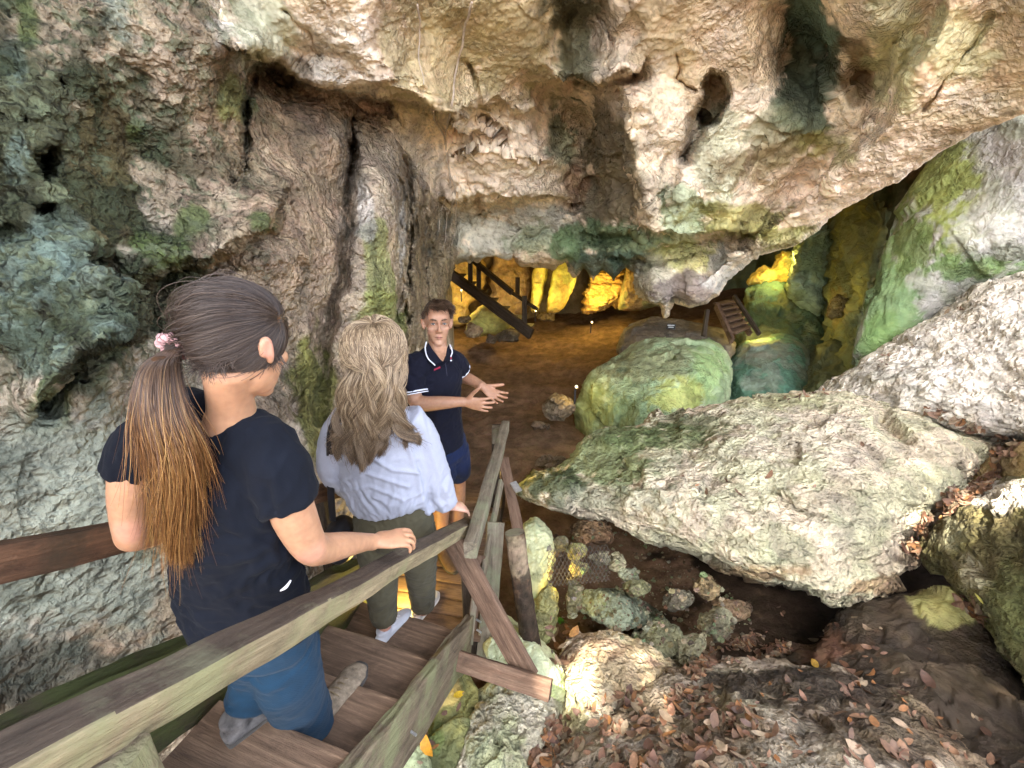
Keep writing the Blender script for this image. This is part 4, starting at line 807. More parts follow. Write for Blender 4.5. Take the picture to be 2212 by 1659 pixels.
def cloth_mat(name, c, rough=.9, weave=900, bump=.25, trans=0., var=.18, sheen=.2):
    m, t, b = nt(name); tc = N(t, 'ShaderNodeTexCoord')
    n = N(t, 'ShaderNodeTexNoise', i_Scale=9, i_Detail=5, i_Roughness=.65); t.links.new(tc.outputs['Object'], n.inputs['Vector'])
    r = ramp(t, [(.3, c4([x*(1-var) for x in c])), (.7, c4([min(.9, x*(1+var)) for x in c]))]); t.links.new(n.outputs[0], r.inputs[0])
    w = N(t, 'ShaderNodeTexWave', i_Scale=weave/20., i_Distortion=2.5, i_Detail=3); w.bands_direction = 'DIAGONAL'; t.links.new(tc.outputs['Object'], w.inputs['Vector'])
    n2 = N(t, 'ShaderNodeTexNoise', i_Scale=weave/3, i_Detail=3); t.links.new(tc.outputs['Object'], n2.inputs['Vector'])
    r2 = ramp(t, [(.2, g4(.85)), (.8, g4(1.1))]); t.links.new(n2.outputs[0], r2.inputs[0])
    t.links.new(mixc(t, .8, r.outputs[0], r2.outputs[0], 'MULTIPLY'), b.inputs['Base Color'])
    ad = N(t, 'ShaderNodeMath', operation='MULTIPLY_ADD'); t.links.new(w.outputs[1], ad.inputs[0]); ad.inputs[1].default_value = .3; t.links.new(n2.outputs[0], ad.inputs[2])
    bp = N(t, 'ShaderNodeBump', i_Strength=bump, i_Distance=.003); t.links.new(ad.outputs[0], bp.inputs['Height']); t.links.new(bp.outputs[0], b.inputs['Normal'])
    b.inputs['Roughness'].default_value = rough; b.inputs['Specular IOR Level'].default_value = .15
    b.inputs['Sheen Weight'].default_value = sheen; b.inputs['Sheen Roughness'].default_value = .5
    if trans: b.inputs['Subsurface Weight'].default_value = trans; b.inputs['Subsurface Radius'].default_value = (.02, .02, .022)
    return m
def hair_mat(name, stops, tip=None):
    m, t, b = nt(name); hi = N(t, 'ShaderNodeHairInfo'); r = ramp(t, [(p, c4(c)) for p, c in stops]); t.links.new(hi.outputs['Random'], r.inputs[0])
    c = r.outputs[0]
    if tip:
        r2 = ramp(t, [(tip[0], g4(0)), (tip[1], g4(1))]); t.links.new(hi.outputs['Intercept'], r2.inputs[0])
        r3 = ramp(t, [(p, c4(q)) for p, q in tip[2]]); t.links.new(hi.outputs['Random'], r3.inputs[0]); c = mixc(t, r2.outputs[0], c, r3.outputs[0])
    t.links.new(c, b.inputs['Base Color']); b.inputs['Roughness'].default_value = .38; b.inputs['Specular IOR Level'].default_value = .45; return m
def hair(name, strands, rad, mat, parent, tipr=.35):
    n = [len(s) for s in strands]; hc = bpy.data.hair_curves.new(name); hc.add_curves(n)
    P_ = np.concatenate(strands)-np.array(parent.location)
    hc.attributes['position'].data.foreach_set('vector', P_.astype(np.float32).ravel())
    a = hc.attributes.get('radius') or hc.attributes.new('radius', 'FLOAT', 'POINT')
    rr = np.concatenate([rad*(1-(1-tipr)*np.linspace(0, 1, k)**3) for k in n]); a.data.foreach_set('value', rr.astype(np.float32))
    hc.materials.append(mat); o = bpy.data.objects.new(name, hc); COL.objects.link(o); o.parent = parent; return o
M_SKIN = skin_mat()
def hand(w, d, n, right=True, k=1., curl=(25, 35, 20), spread=7, thumb=(.55, .75, -.25), tcurl=15, wr=.027):
    w = Vector(w); d = unit(d); n = unit(Vector(n)-d*Vector(n).dot(d)); t = (n.cross(d) if right else d.cross(n)).normalized(); out = []
    kp = w+d*.092*k
    out.append(tube([(w-d*.02*k, (wr, wr*.8)), (w+d*.012*k, (wr*1.02, wr*.68)), (w+d*.05*k, (.038*k, .0145*k)), (kp, (.041*k, .0125*k))], t, 16, 3))
    for off, L, r, cc in ((.030, .070, .0092, .9), (.010, .079, .0096, 1.), (-.011, .073, .0091, 1.08), (-.030, .057, .0082, 1.18)):
        b = w+d*(.086-.12*abs(off))*k+t*off*k; q = math.radians(spread*off/.03); dd = (d*math.cos(q)+t*math.sin(q)).normalized(); pts = [(b-dd*.02*k, r*k*1.05), (b, r*k*1.12)]; ang = 0; p = b
        for sg_, cu in zip((.46, .30, .24), curl):
            ang += math.radians(cu*cc); v = dd*math.cos(ang)-n*math.sin(ang); p = p+v*L*sg_*k; r *= .92; pts.append((p, r*k))
        out.append(tube(pts, t, 12, 3, .9))
    td = (d*thumb[0]+t*thumb[1]+n*thumb[2]).normalized(); b = w+d*.022*k+t*.024*k; p1 = b+td*.042*k; c1 = math.radians(tcurl); e = (td*math.cos(c1)+d*math.sin(c1)).normalized()
    out.append(tube([(w+d*.006*k+t*.008*k, .012*k), (b, .0135*k), (p1, .0115*k), (p1+e*.03*k, .0105*k), (p1+e*.052*k, .0082*k)], n, 12, 3, .9))
    return out
def head_parts(c, f, u, k=1., male=False):
    f = unit(f); u = unit(Vector(u)-f*Vector(u).dot(f)); r = f.cross(u); c = Vector(c)
    L = lambda a, b, h: c+(r*a+f*b+u*h)*k
    E = lambda p, a, b, h: ell(p, (r*a*k, f*b*k, u*h*k))
    o = [E(L(0, -.012, .03), .075, .096, .092), E(L(0, .028, -.042), .060 if male else .056, .066, .07), E(L(0, .074 if male else .066, -.100), .026 if male else .02, .022, .019),
         E(L(0, .045, -.07), .048 if male else .042, .045, .045), E(L(0, .055, .035), .06, .036, .04),
         tube([(L(0, .088, .022), .0075*k), (L(0, .101, -.006), .0085*k), (L(0, .113, -.028), .0105*k)], r, 12, 3, .8), E(L(.0115, .099, -.032), .008, .01, .007), E(L(-.0115, .099, -.032), .008, .01, .007),
         tube([(L(-.045, .068, .03), .006*k), (L(-.02, .083, .032), .007*k), (L(.02, .083, .032), .007*k), (L(.045, .068, .03), .006*k)], u, 10, 3, .8),
         tube([(L(-.024, .080, -.064), .004*k), (L(0, .094, -.060), .0062*k), (L(.024, .080, -.064), .004*k)], u, 10, 4, .8), tube([(L(-.021, .080, -.067), .004*k), (L(0, .092, -.072), .0075*k), (L(.021, .080, -.067), .004*k)], u, 10, 4, .8),
         E(L(.04, .06, -.022), .022, .024, .02), E(L(-.04, .06, -.022), .022, .024, .02)]
    for s in (1, -1):
        ea = [(L(s*.073, .012, -.03), .008*k), (L(s*.080, .004, -.012), .009*k), (L(s*.085, -.012, .014), .009*k), (L(s*.084, -.022, .004), .008*k), (L(s*.078, -.012, -.018), .007*k)]
        o.append(tube(ea, r, 10, 4, .8)); o.append(E(L(s*.078, -.004, -.004), .006, .016, .024))
    return o, L, r
def eyes(L, f, u, r, parent, k=1.):
    for s in (1, -1):
        p = L(s*.031, .0785, .008)
        white = plain_mat('eye_white', (.42,.39,.37), .3); iris = plain_mat('iris', (.05,.06,.07), .2)
        v, fc = ell(p, (r*.0115*k, f*.0095*k, u*.0048*k)); o = new_mesh('eye', v, fc, white, parent=parent, loc=parent.location); o.location = (0, 0, 0)
        v, fc = ell(p+f*.0085*k, (r*.0052*k, f*.003*k, u*.0046*k)); o2 = new_mesh('iris', v, fc, iris, parent=o, loc=parent.location); o2.location = (0, 0, 0)
def shoe(heel, d, L, w, parent, mats, name='shoe', laces=True, h=.055, ank=.045, up=(0, 0, 1)):
    heel = Vector(heel); u = unit(up); d = unit(Vector(d)-u*Vector(d).dot(u)); r = d.cross(u); p = lambda a, b, c: heel+d*a*L+r*b*w+u*c
    upr = [tube([(p(.07, 0, h*.55), (w*.36, h*.52)), (p(.2, 0, h*.62), (w*.40, h*.6)), (p(.42, .02, h*.62), (w*.43, h*.55)), (p(.62, .03, h*.50), (w*.47, h*.42)), (p(.82, .02, h*.40), (w*.46, h*.32)), (p(.95, 0, h*.33), (w*.30, h*.24))], r, 20, 4, .6),
           tube([(p(.2, 0, h*.6), (w*.36, w*.5)), (p(.21, 0, h*1.15), (ank*.95, ank*1.15)), (p(.2, 0, h*1.15+.02), (ank*.98, ank*1.2))], r, 18, 3, .2)]
    o = fuse(name, upr, .0045, 3, mats[0], parent, lambda X, nn: .0018*fbm(X, 28, 3))
    sl = fuse('sole', [tube([(p(.03, 0, .008), (w*.40, .011)), (p(.25, 0, .008), (w*.43, .012)), (p(.45, .02, .008), (w*.43, .012)), (p(.68, .03, .008), (w*.52, .012)), (p(.86, .01, .009), (w*.48, .012)), (p(1.0, -.02, .012), (w*.26, .011))], r, 20, 4, .5)], .0045, 2, mats[1], parent); sl.parent = o; 
    if laces:
        for k in range(4):
            a = .40+k*.085; z = h*(1.13-.13*k)
            q = [(p(a, -.24, z-.004), .0026), (p(a+.02, 0, z+.008), .003), (p(a+.03, .26, z-.006), .0026)]; v, f = tube(q, u, 8, 4, .5); l = new_mesh('lace', v, f, mats[2], parent=o, loc=parent.location); l.location = (0, 0, 0)
    return o
def wr(X, fr, amp, st=(1, 1, 1), sh=0.):     # cloth folds
    S = X*np.array(st)+sh; a = fbm(S+.25*np.stack([fbm(X*3, 1, 2)]*3, 1), fr, 3, .5); return amp*(1.4*(.5-np.abs(a))+.35*fbm(S, fr*2.7, 2))
def skinc(base, spots=()):
    def f(X, nn):
        c = np.tile(np.array(base), (len(X), 1))*(1+.10*fbm(X, 14, 3)[:, None])
        for p, r, col, st in spots:
            w = st*sstep(r, r*.4, np.linalg.norm(X-np.array(p), axis=1)); c = c*(1-w[:, None])+np.array(col)*w[:, None]
        return np.clip(c, .01, .9)
    return f
SK1, SK2, SK3 = (.41,.225,.13), (.42,.24,.165), (.33,.18,.11)
REDK = (.66,.33,.25)
def brows(L, f, u, r, parent):
    mb = plain_mat('brow_hair', (.05,.03,.02), .8); ml = plain_mat('lip_line', (.10,.035,.03), .6)
    def tb(rows, m, nm): v, fc = tube(rows, u, 8, 4, .5); o = new_mesh(nm, v, fc, m, parent=parent, loc=parent.location); o.location = (0, 0, 0)
    for s in (1, -1):
        tb([(L(s*.014, .0965, .0285), .0014), (L(s*.03, .0925, .0335), .0022), (L(s*.046, .077, .030), .0013)], mb, 'eyebrow'); tb([(L(s*.021, .0855, .0105), .0005), (L(s*.031, .087, .013), .0009), (L(s*.041, .079, .0098), .0005)], mb, 'eyelid')
    tb([(L(-.021, .0845, -.066), .001), (L(0, .0995, -.066), .0021), (L(.021, .0845, -.066), .001)], ml, 'mouth')
# ---------------------------------------------------------------- woman in front: navy T-shirt, ponytail
M_TEE = cloth_mat('navy_jersey', (.0045,.006,.0105), .95, 1400, .15, sheen=.02); M_TRS = cloth_mat('blue_trouser_cloth', (.008,.031,.060), .85, 1100, .25, sheen=.05)
M_BOOT = plain_mat('hiking_shoe_suede', (.21,.165,.115), .9, .2, .45, 45, .5); M_BSOLE = plain_mat('shoe_rubber', (.05,.045,.04), .8, .3, .3, 40); M_LACE = plain_mat('tan_lace', (.17,.125,.07), .8)
w1 = thing('person', 'woman with long brown ponytail in navy T-shirt and blue trousers seen from behind', 'person', J(600, 1600, 1.58))
f1, u1 = unit((.36, .87, -.34)), Vector((.1, .3, 1)); hc1 = J(522, 742, .955)
hp, L1, r1 = head_parts(hc1, f1, u1, .95)
S1 = unit((.95, -.30, .02))
rwp = J(806, 1171, 1.415); rwd = J(872, 1160, 1.505)-rwp
parts = hp+[tube([(L1(0, -.022, -.05), (.05, .055)), (J(498, 858, .99), (.044, .048)), (J(500, 900, 1.02), (.050, .054)), (J(490, 950, 1.05), (.085, .06))], S1, 20, 3),
  tube([(J(455, 955, 1.06), (.13, .06)), (J(460, 1040, 1.09), (.14, .08)), (J(490, 1130, 1.13), (.125, .08)), (J(522, 1270, 1.24), (.15, .095)), (J(530, 1310, 1.27), (.15, .09))], S1, 24, 3),
  tube([(J(555, 955, 1.04), .055), (J(598, 1010, 1.03), .053), (J(634, 1110, 1.08), .050), (J(670, 1180, 1.15), .042), (J(700, 1185, 1.21), .0405), (J(745, 1177, 1.29), .0355), (J(790, 1171, 1.385), .0265), (rwp, .0255)], S1, 18, 4),
  tube([(J(330, 945, 1.08), .05), (J(296, 975, 1.09), .047), (J(280, 1060, 1.10), .044), (J(285, 1145, 1.14), .039), (J(300, 1155, 1.18), .040), (J(370, 1140, 1.32), .034), (J(430, 1125, 1.46), .027)], S1, 18, 4)]
parts += hand(rwp, (.93, .36, -.10), (.12, -.12, 1), True, .95, (14, 42, 24), 7, (.78, .45, -.45), 10, .0245)
parts += hand(J(430, 1125, 1.46), (.35, .9, -.2), (-.3, 0, 1), False, .93, (30, 50, 30))
for a in ((585,1310,1.28),(610,1430,1.4),(660,1560,1.6)), ((495,1310,1.25),(560,1440,1.43),(534,1512,1.45)): parts.append(tube([(J(*a[0]), .075), (J(*a[1]), .05), (J(*a[2]), .036)], S1, 16, 4))
kn = [rwp+unit(rwd)*.085]
fuse('body', parts, .0042, 4, M_SKIN, w1, None, skinc(SK1, [(kn[0], .05, REDK, .5), (J(672, 1190, 1.12), .05, REDK, .35), (J(279, 1150, 1.1), .05, REDK, .4), (L1(.08, 0, 0), .035, REDK, .6), (L1(.0, .09, -.065), .02, (.5,.2,.18), .7)]))
eyes(L1, f1, unit(u1-f1*u1.dot(f1)), r1, w1)
def tee_d(X, nn):
    px, py, s = proj(X); lo = sstep(1060, 1250, py); d = .014*lo*wr(X, 5, 1., (1, 1, 2.4))+.008*wr(X, 6, 1., (2.2, 2, 1.), 4)*(1-.5*lo)
    d += .006*np.exp(-(seg_d(px, py, [(560,1130),(600,1080),(590,1010)])[0]/12)**2)-.006*np.exp(-(seg_d(px, py, [(600,1140),(580,1060)])[0]/9)**2)+.006*np.exp(-(seg_d(px, py, [(470,1290),(560,1230),(640,1180)])[0]/9)**2)+.005*np.exp(-(seg_d(px, py, [(450,1230),(560,1190),(630,1140)])[0]/9)**2)
    return d
tee = fuse('t_shirt', [tube([(J(484, 912, 1.03), (.075, .062)), (J(458, 945, 1.055), (.142, .078)), (J(458, 1010, 1.07), (.160, .100)), (J(492, 1120, 1.12), (.152, .104)), (J(505, 1180, 1.165), (.150, .102)), (J(521, 1270, 1.24), (.183, .118)), (J(536, 1330, 1.275), (.178, .122)), (J(542, 1352, 1.285), (.176, .122))], S1, 40, 5, .1),
   tube([(J(520, 950, 1.05), .078), (J(578, 985, 1.03), .073), (J(610, 1050, 1.05), .068), (J(628, 1086, 1.065), .064)], S1, 24, 5, .08),
   tube([(J(370, 945, 1.08), .07), (J(312, 960, 1.085), .062), (J(287, 1000, 1.095), .056), (J(279, 1022, 1.10), .053)], S1, 24, 5, .08)], .006, 6, M_TEE, w1, tee_d)
for q in (((578, 1092, .985), (625, 1105, 1.0), (668, 1075, 1.03)),): pass
lg = tube([(J(606, 1276, 1.105), .002), (J(618, 1268, 1.11), .004), (J(628, 1254, 1.12), .002)], (0, 0, 1), 8, 5)
def trs_d(X, nn):
    return .006*wr(X, 4.5, 1., (1.3, 1.3, 1.))+.0035*wr(X, 9, 1., (1, 1, 1.2), 3)
trs = fuse('trousers', [tube([(J(535, 1285, 1.25), (.165, .11)), (J(548, 1340, 1.30), (.17, .12)), (J(560, 1375, 1.33), (.16, .11))], S1, 26, 4),
   tube([(J(590, 1325, 1.30), .100), (J(610, 1390, 1.36), .095), (J(618, 1440, 1.40), .094), (J(640, 1510, 1.54), .092), (J(655, 1556, 1.625), .096), (J(657, 1566, 1.64), .094)], S1, 24, 5, .15),
   tube([(J(500, 1325, 1.27), .098), (J(545, 1400, 1.37), .088), (J(556, 1440, 1.43), .076), (J(542, 1490, 1.44), .064), (J(532, 1518, 1.44), .063)], S1, 24, 5, .15)], .006, 5, M_TRS, w1, trs_d)
shoe(J(670, 1590, 1.63)+Vector((0, 0, -.008)), (.36, .93, 0), .29, .108, w1, (M_BOOT, M_BSOLE, M_LACE), 'shoe')
shoe(J(482, 1610, 1.42)+Vector((0, 0, -.002)), (.62, .78, 0), .28, .105, w1, (plain_mat('slate_shoe_mesh', (.085,.08,.078), .85, .2, .6, 30, .4), M_BSOLE, M_LACE), 'shoe')
# hair: combed back over the skull to the tie, then the tail
rs = np.random.RandomState(11)
HB, HT = (.030,.020,.015), (.20,.085,.025)
M_HAIR1 = hair_mat('brown_hair', [(0, (.022,.014,.011)), (.5, (.042,.028,.021)), (.85, (.07,.048,.036)), (1, (.10,.07,.05))])
M_TAIL1 = hair_mat('ponytail_hair', [(0, (.025,.015,.011)), (.6, (.055,.034,.022)), (1, (.10,.062,.038))], (.12, .55, [(0, (.05,.02,.008)), (.45, (.13,.052,.014)), (.8, (.24,.11,.03)), (1, (.42,.25,.09))]))
def V3(v): return np.array(v, float)
cr_c = V3(L1(0, -.012, .03)); R3, F3, U3 = V3(r1), V3(f1), V3(r1.cross(f1))
AX = np.array([.0795, .102, .095])
def capP(d): return cr_c+d[:, :1]*AX[0]*R3+d[:, 1:2]*AX[1]*F3+d[:, 2:]*AX[2]*U3
tie = V3(J(379, 748, .925)); td = tie-cr_c; tdir = np.array([td@R3/AX[0], td@F3/AX[1], td@U3/AX[2]]); tdir /= np.linalg.norm(tdir)
def hair_roots(n, rs, fc=.42):
    d = rs.normal(size=(n*3, 3)); d /= np.linalg.norm(d, axis=1)[:, None]
    face = (d[:, 1] > fc-.28*d[:, 2].clip(-1, .2)) & (d[:, 2] < .52)          # face and forehead stay bare
    low = d[:, 2] < np.where(d[:, 1] > .0, -.22-.2*(d[:, 1] < .2), -.86); ear = (np.abs(d[:, 0]) > .72) & (d[:, 2] < -.18) & (d[:, 1] > -.35)
    return d[~(face | low | ear)][:n]
d0 = hair_roots(16000, rs, .60); st = []
for i, d in enumerate(d0):
    w = np.arccos(np.clip(d@tdir, -1, 1)); t = np.linspace(0, 1, 16)[:, None]
    sl = (np.sin((1-t)*w)*d+np.sin(t*w)*tdir)/max(math.sin(w), .05); sl /= np.linalg.norm(sl, axis=1)[:, None]
    lift = 1+.012*rs.rand()+.03*np.sin(t*np.pi)*rs.rand()+.03*math.exp(-((d[2]-.7)/.35)**2)*np.sin(t*np.pi)
    q = cr_c+((sl*AX)@np.array([R3, F3, U3]))*1. ; q = cr_c+(q-cr_c)*lift
    q[-1] = tie+rs.normal(size=3)*.006; q += .0012*rs.normal(size=3)+.0025*np.stack([perlin(q*18+j_) for j_ in (0, 7, 13)], 1)+(rs.rand() < .05)*rs.normal(size=3)*.012*np.sin(t*np.pi)
    st.append(q)
for i in range(500):       # short loose hairs at the nape and temple
    d = np.array([rs.normal()*.55, -.75 if i % 3 else .5, -.80-.1*rs.rand()]) if i % 3 else np.array([.95, .25+.3*rs.rand(), -.35-.3*rs.rand()]); d /= np.linalg.norm(d); p = cr_c+((d*AX*.97)@np.array([R3, F3, U3])); t = np.linspace(0, 1, 6)[:, None]
    st.append(p+t*(.012+.03*rs.rand())*(-U3*.8+R3*rs.normal()*.35+F3*rs.normal()*.3)+t*t*.008*rs.normal(size=3))
hr1 = hair('hair', st, .0004, M_HAIR1, w1, .8)
M_HBASE = plain_mat('hair_base', (.03,.02,.015), .6, .3, .4, 60)
dd = lambda X, nn: .0*X[:, 0]
base = [ell(cr_c-F3*.004, (R3*.080, F3*.100, U3*.096)), ell(V3(L1(0, -.05, -.03)), (R3*.062, F3*.052, U3*.05))]
# keep the base off the face: cut by shifting it back
hb = fuse('scalp_hair', [ell(cr_c-F3*.012+U3*.004, (R3*.0765, F3*.0935, U3*.092)), ell(V3(L1(0, -.05, -.02)), (R3*.058, F3*.045, U3*.045))], .006, 3, M_HBASE, w1)
TLP = [(379,748,.925),(346,790,.895),(345,880,.89),(372,970,.915),(388,1060,.955),(395,1140,1.005),(402,1205,1.05)]
TLR = [(.019,.016),(.044,.032),(.064,.036),(.066,.036),(.055,.032),(.040,.028),(.028,.022)]
tc_ = cr([list(P(*a))+list(b) for a, b in zip(TLP, TLR)], 5); st = []
side = np.array([.9, -.3, .1])
for i in range(11000):
    a, rr = rs.rand()*2*np.pi, rs.rand()**.5; L = int(len(tc_)*(.62+.42*rs.rand())); L = min(max(L, 10), len(tc_))
    ph = rs.rand()*6; k = np.arange(L)
    off = (np.cos(a)*rr*tc_[:L, 3])[:, None]*side+(np.sin(a)*rr*tc_[:L, 4])[:, None]*np.array([.25, .95, .1])
    wav = .006*np.sin(k*.42+ph*.4+a)[:, None]*side*np.linspace(0, 1, L)[:, None]
    stray = (rs.normal(size=3)*.03*(rs.rand() < .14)+rs.normal(size=3)*.007)*(np.linspace(0, 1, L)**2)[:, None]
    st.append(tc_[:L, :3]+off+wav+stray)
hair('ponytail', st, .00042, M_TAIL1, w1, .4)
v, f = tube([(Vector(a[:3]), (a[3]*.6, a[4]*.5)) for a in tc_[4:-6:3]], side, 16, 2); o = new_mesh('ponytail_core', v, f, plain_mat('tail_core', (.06,.028,.012), .7, .2, .5, 40), parent=w1, loc=w1.location); o.location = (0, 0, 0)
tv = unit(V3(J(352, 790, .895))-tie); rg = []
e1 = tv.orthogonal().normalized(); e2 = tv.cross(e1); rng_ = [(Vector(tie)+(e1*math.cos(a)+e2*math.sin(a))*.024, .010+.003*math.sin(a*9)) for a in np.linspace(0, 2*np.pi, 34)]
v, f = tube(rng_, tv, 10, 2); M_PINK = plain_mat('pink_scrunchie', (.45,.27,.27), .9, .2, .4, 150, .6); o = new_mesh('hair_tie', v, f, M_PINK, parent=w1, loc=w1.location); o.location = (0, 0, 0)
o = new_mesh('shirt_logo', lg[0], lg[1], plain_mat('reflective_print', (.6,.6,.62), .5), parent=w1, loc=w1.location); o.location = (0, 0, 0)
# ---------------------------------------------------------------- second woman: white blouse, wavy hair
M_BLS = cloth_mat('white_linen', (.33,.345,.41), .85, 1300, .18, .12, .05, .05); M_OLV = cloth_mat('olive_cloth', (.068,.06,.036), .9, 1200, .2, sheen=.05)
M_CANV = cloth_mat('white_canvas', (.50,.51,.54), .85, 1500, .15, 0, .06); M_WSOLE = plain_mat('white_rubber', (.66,.66,.66), .6, .3, .06); M_WLACE = plain_mat('white_lace', (.7,.7,.7), .8)
w2 = thing('person', 'woman with long wavy ash blonde hair in loose white blouse and olive trousers', 'person', J(870, 1350, 2.5))
f2, u2 = unit((.18, .97, -.16)), Vector((0, .1, 1)); hc2 = J(812, 768, 1.75); hp, L2, r2 = head_parts(hc2, f2, u2, .96)
S2 = unit((.99, -.12, 0)); hw = J(976, 1093, 2.16)
parts = hp+[tube([(L2(0, -.02, -.05), .047), (J(818, 850, 1.80), .046), (J(824, 885, 1.87), (.07, .055))], S2, 18, 3),
  tube([(J(824, 912, 1.9), (.11, .055)), (J(832, 990, 1.98), (.12, .08)), (J(848, 1090, 2.08), (.15, .10))], S2, 20, 4),
  tube([(J(870, 912, 1.92), .045), (J(918, 1000, 2.03), .040), (J(955, 1060, 2.1), .036), (hw, .025)], S2, 16, 4), tube([(J(745, 910, 1.93), .05), (J(725, 1010, 2.02), .042), (J(770, 1050, 2.2), .034), (J(820, 1050, 2.35), .026)], S2, 16, 4)]
parts += hand(hw, J(1022, 1097, 2.29)-hw, (.0, -.35, .94), True, .92, (10, 16, 14), 8, (.75, .6, -.15), 15, .025)
for a in ((893,1130,2.14),(908,1225,2.36),(915,1318,2.66)), ((815,1130,2.12),(822,1240,2.24),(832,1352,2.375)): parts.append(tube([(J(*a[0]), .075), (J(*a[1]), .05), (J(*a[2]), .034)], S2, 16, 4))
fuse('body', parts, .005, 4, M_SKIN, w2, None, skinc(SK2, [(hw, .12, (.66,.40,.32), .6), (J(834, 1372, 2.36), .07, REDK, .5)]))
def bls_d(X, nn):
    px, py, s = proj(X); lo = sstep(960, 1080, py)
    d = .009*lo*wr(X, 7.5, 1., (1.9, 1.5, .7))+.0035*wr(X, 5, 1., (1.2, 1, 1.6), 3)+.003*(1-lo)*wr(X, 6, 1., (2.6, 1.5, .5), 7)
    for pl, w, a in (([(735,1000),(800,985),(850,1015),(905,1020)], 4, .008), ([(745,1040),(790,1020),(880,1050)], 4, .007), ([(740,1062),(800,1050),(870,1078)], 4, .006), ([(905,880),(925,960),(960,1060)], 5, .006), ([(900,1000),(925,1060),(935,1100)], 7, -.012), ([(880,960),(905,1030),(912,1090)], 6, .010)):
        d += a*np.exp(-(seg_d(px, py, pl)[0]/w)**2)
    return d
fuse('blouse', [tube([(J(823, 876, 1.86), (.066, .06)), (J(822, 900, 1.89), (.152, .08)), (J(826, 950, 1.94), (.178, .115)), (J(831, 1010, 2.0), (.195, .135)), (J(840, 1058, 2.05), (.198, .140)), (J(850, 1082, 2.075), (.180, .13)), (J(853, 1092, 2.08), (.165, .115))], S2, 40, 5, .12),
   tube([(J(872, 905, 1.91), .078), (J(905, 945, 1.97), .078), (J(930, 1010, 2.04), .074), (J(948, 1060, 2.09), .066), (J(966, 1090, 2.13), .045)], S2, 28, 5, .12),
   tube([(J(905, 1060, 2.06), .06), (J(925, 1098, 2.09), .045)], S2, 20, 4), tube([(J(760, 905, 1.93), .08), (J(735, 950, 1.98), .085), (J(728, 1010, 2.03), .078), (J(760, 1050, 2.15), .06)], S2, 28, 5, .12),
   tube([(J(800, 872, 1.845), .016), (J(826, 882, 1.80), .018), (J(850, 873, 1.845), .016)], (0, 0, 1), 14, 5)], .006, 4, M_BLS, w2, bls_d)
fuse('trousers', [tube([(J(848, 1085, 2.09), (.165, .12)), (J(850, 1120, 2.12), (.182, .14)), (J(852, 1150, 2.14), (.178, .13))], S2, 26, 4),
   tube([(J(893, 1140, 2.15), .100), (J(905, 1200, 2.28), .086), (J(910, 1250, 2.42), .074), (J(913, 1300, 2.58), .064), (J(914, 1308, 2.60), .063)], S2, 24, 5, .15),
   tube([(J(812, 1140, 2.13), .104), (J(820, 1210, 2.19), .090), (J(824, 1275, 2.26), .074), (J(829, 1328, 2.33), .063), (J(830, 1336, 2.34), .062)], S2, 24, 5, .15)], .006, 5, M_OLV, w2,
   lambda X, nn: .006*wr(X, 6, 1., (1, 1, 2.0))+.003*wr(X, 12, 1., (1.6, 1, 1), 2))
shoe(J(826, 1388, 2.385)-Vector((.012, .028, 0)), (.42, .9, 0), .25, .088, w2, (M_CANV, M_WSOLE, M_WLACE), 'shoe', True, .052, .036); shoe(J(899, 1340, 2.725)-Vector((.012, .028, 0)), (.42, .9, 0), .25, .088, w2, (M_CANV, M_WSOLE, M_WLACE), 'shoe', True, .052, .036)
M_HAIR2 = hair_mat('ash_blonde_hair', [(0, (.085,.055,.033)), (.3, (.18,.12,.07)), (.7, (.33,.24,.145)), (1, (.50,.39,.25))], (.55, 1., [(0, (.045,.027,.016)), (.6, (.11,.07,.04)), (1, (.25,.17,.10))]))
cc2 = V3(L2(0, -.012, .03)); R4, F4, U4 = V3(r2), V3(f2), V3(r2.cross(f2)); rs = np.random.RandomState(5); st = []
dr = hair_roots(11000, rs); lk = rs.rand(60, 3)
for d in dr:
    p0 = cc2+d[0]*.080*R4+d[1]*.100*F4+d[2]*.098*U4
    az = math.atan2(d[0], -d[1]); a = np.clip(az/2.0+rs.normal()*.12, -1, 1); b = .5+.5*d[2]*.6+.3*rs.rand(); kc = int((a+1)*9.9); j = lk[kc+30*(rs.rand() < .5)]; a = .25*a+.75*((kc+.5)/9.9-1)+.035*rs.normal()
    back = math.cos(az*.62)
    m = cc2+math.sin(az)*.096*R4-max(math.cos(az), -.1)*.122*F4+(-.01)*U4
    dn = .25*rs.rand()
    p1 = P(806+56*a, 800+12*rs.rand(), 1.665+.10*(a*a)-.03*b); p2 = P(799+62*a, 870+10*rs.rand(), 1.72+.06*a*a-.035*b); p3 = P(789+56*a+(30 if a > .8 else 0), 925+8*rs.rand(), 1.775+.04*a*a-.03*b)
    e = 1 if a < .62 else .75; p4 = P(783+52*a+(62 if a > .8 else 0), 925+(40*j[2]+34*rs.rand()**.6-14)*e+34*(1-abs(a+.1)), 1.825-.03*b)
    q0 = p0*.55+m*.45; ctl = [p0, cc2+(q0-cc2)*(.118/np.linalg.norm(q0-cc2)*1.0 if np.linalg.norm(q0-cc2) < .118 else 1.), p1, p2, p3, p4]
    q = cr(ctl, 6); n_ = len(q); t = np.linspace(0, 1, n_)
    wv = .021*np.sin(t*16+j[0]*6.28+a*3)[:, None]*R4*sstep(.12, .4, t)[:, None]+.019*np.cos(t*14+j[1]*6.28)[:, None]*F4*sstep(.12, .4, t)[:, None]
    st.append(q+wv+rs.normal(size=3)*.004*t[:, None]+(rs.rand() < .06)*rs.normal(size=3)*.018*(t**2)[:, None])
hair('hair', st, .0008, M_HAIR2, w2, .5)
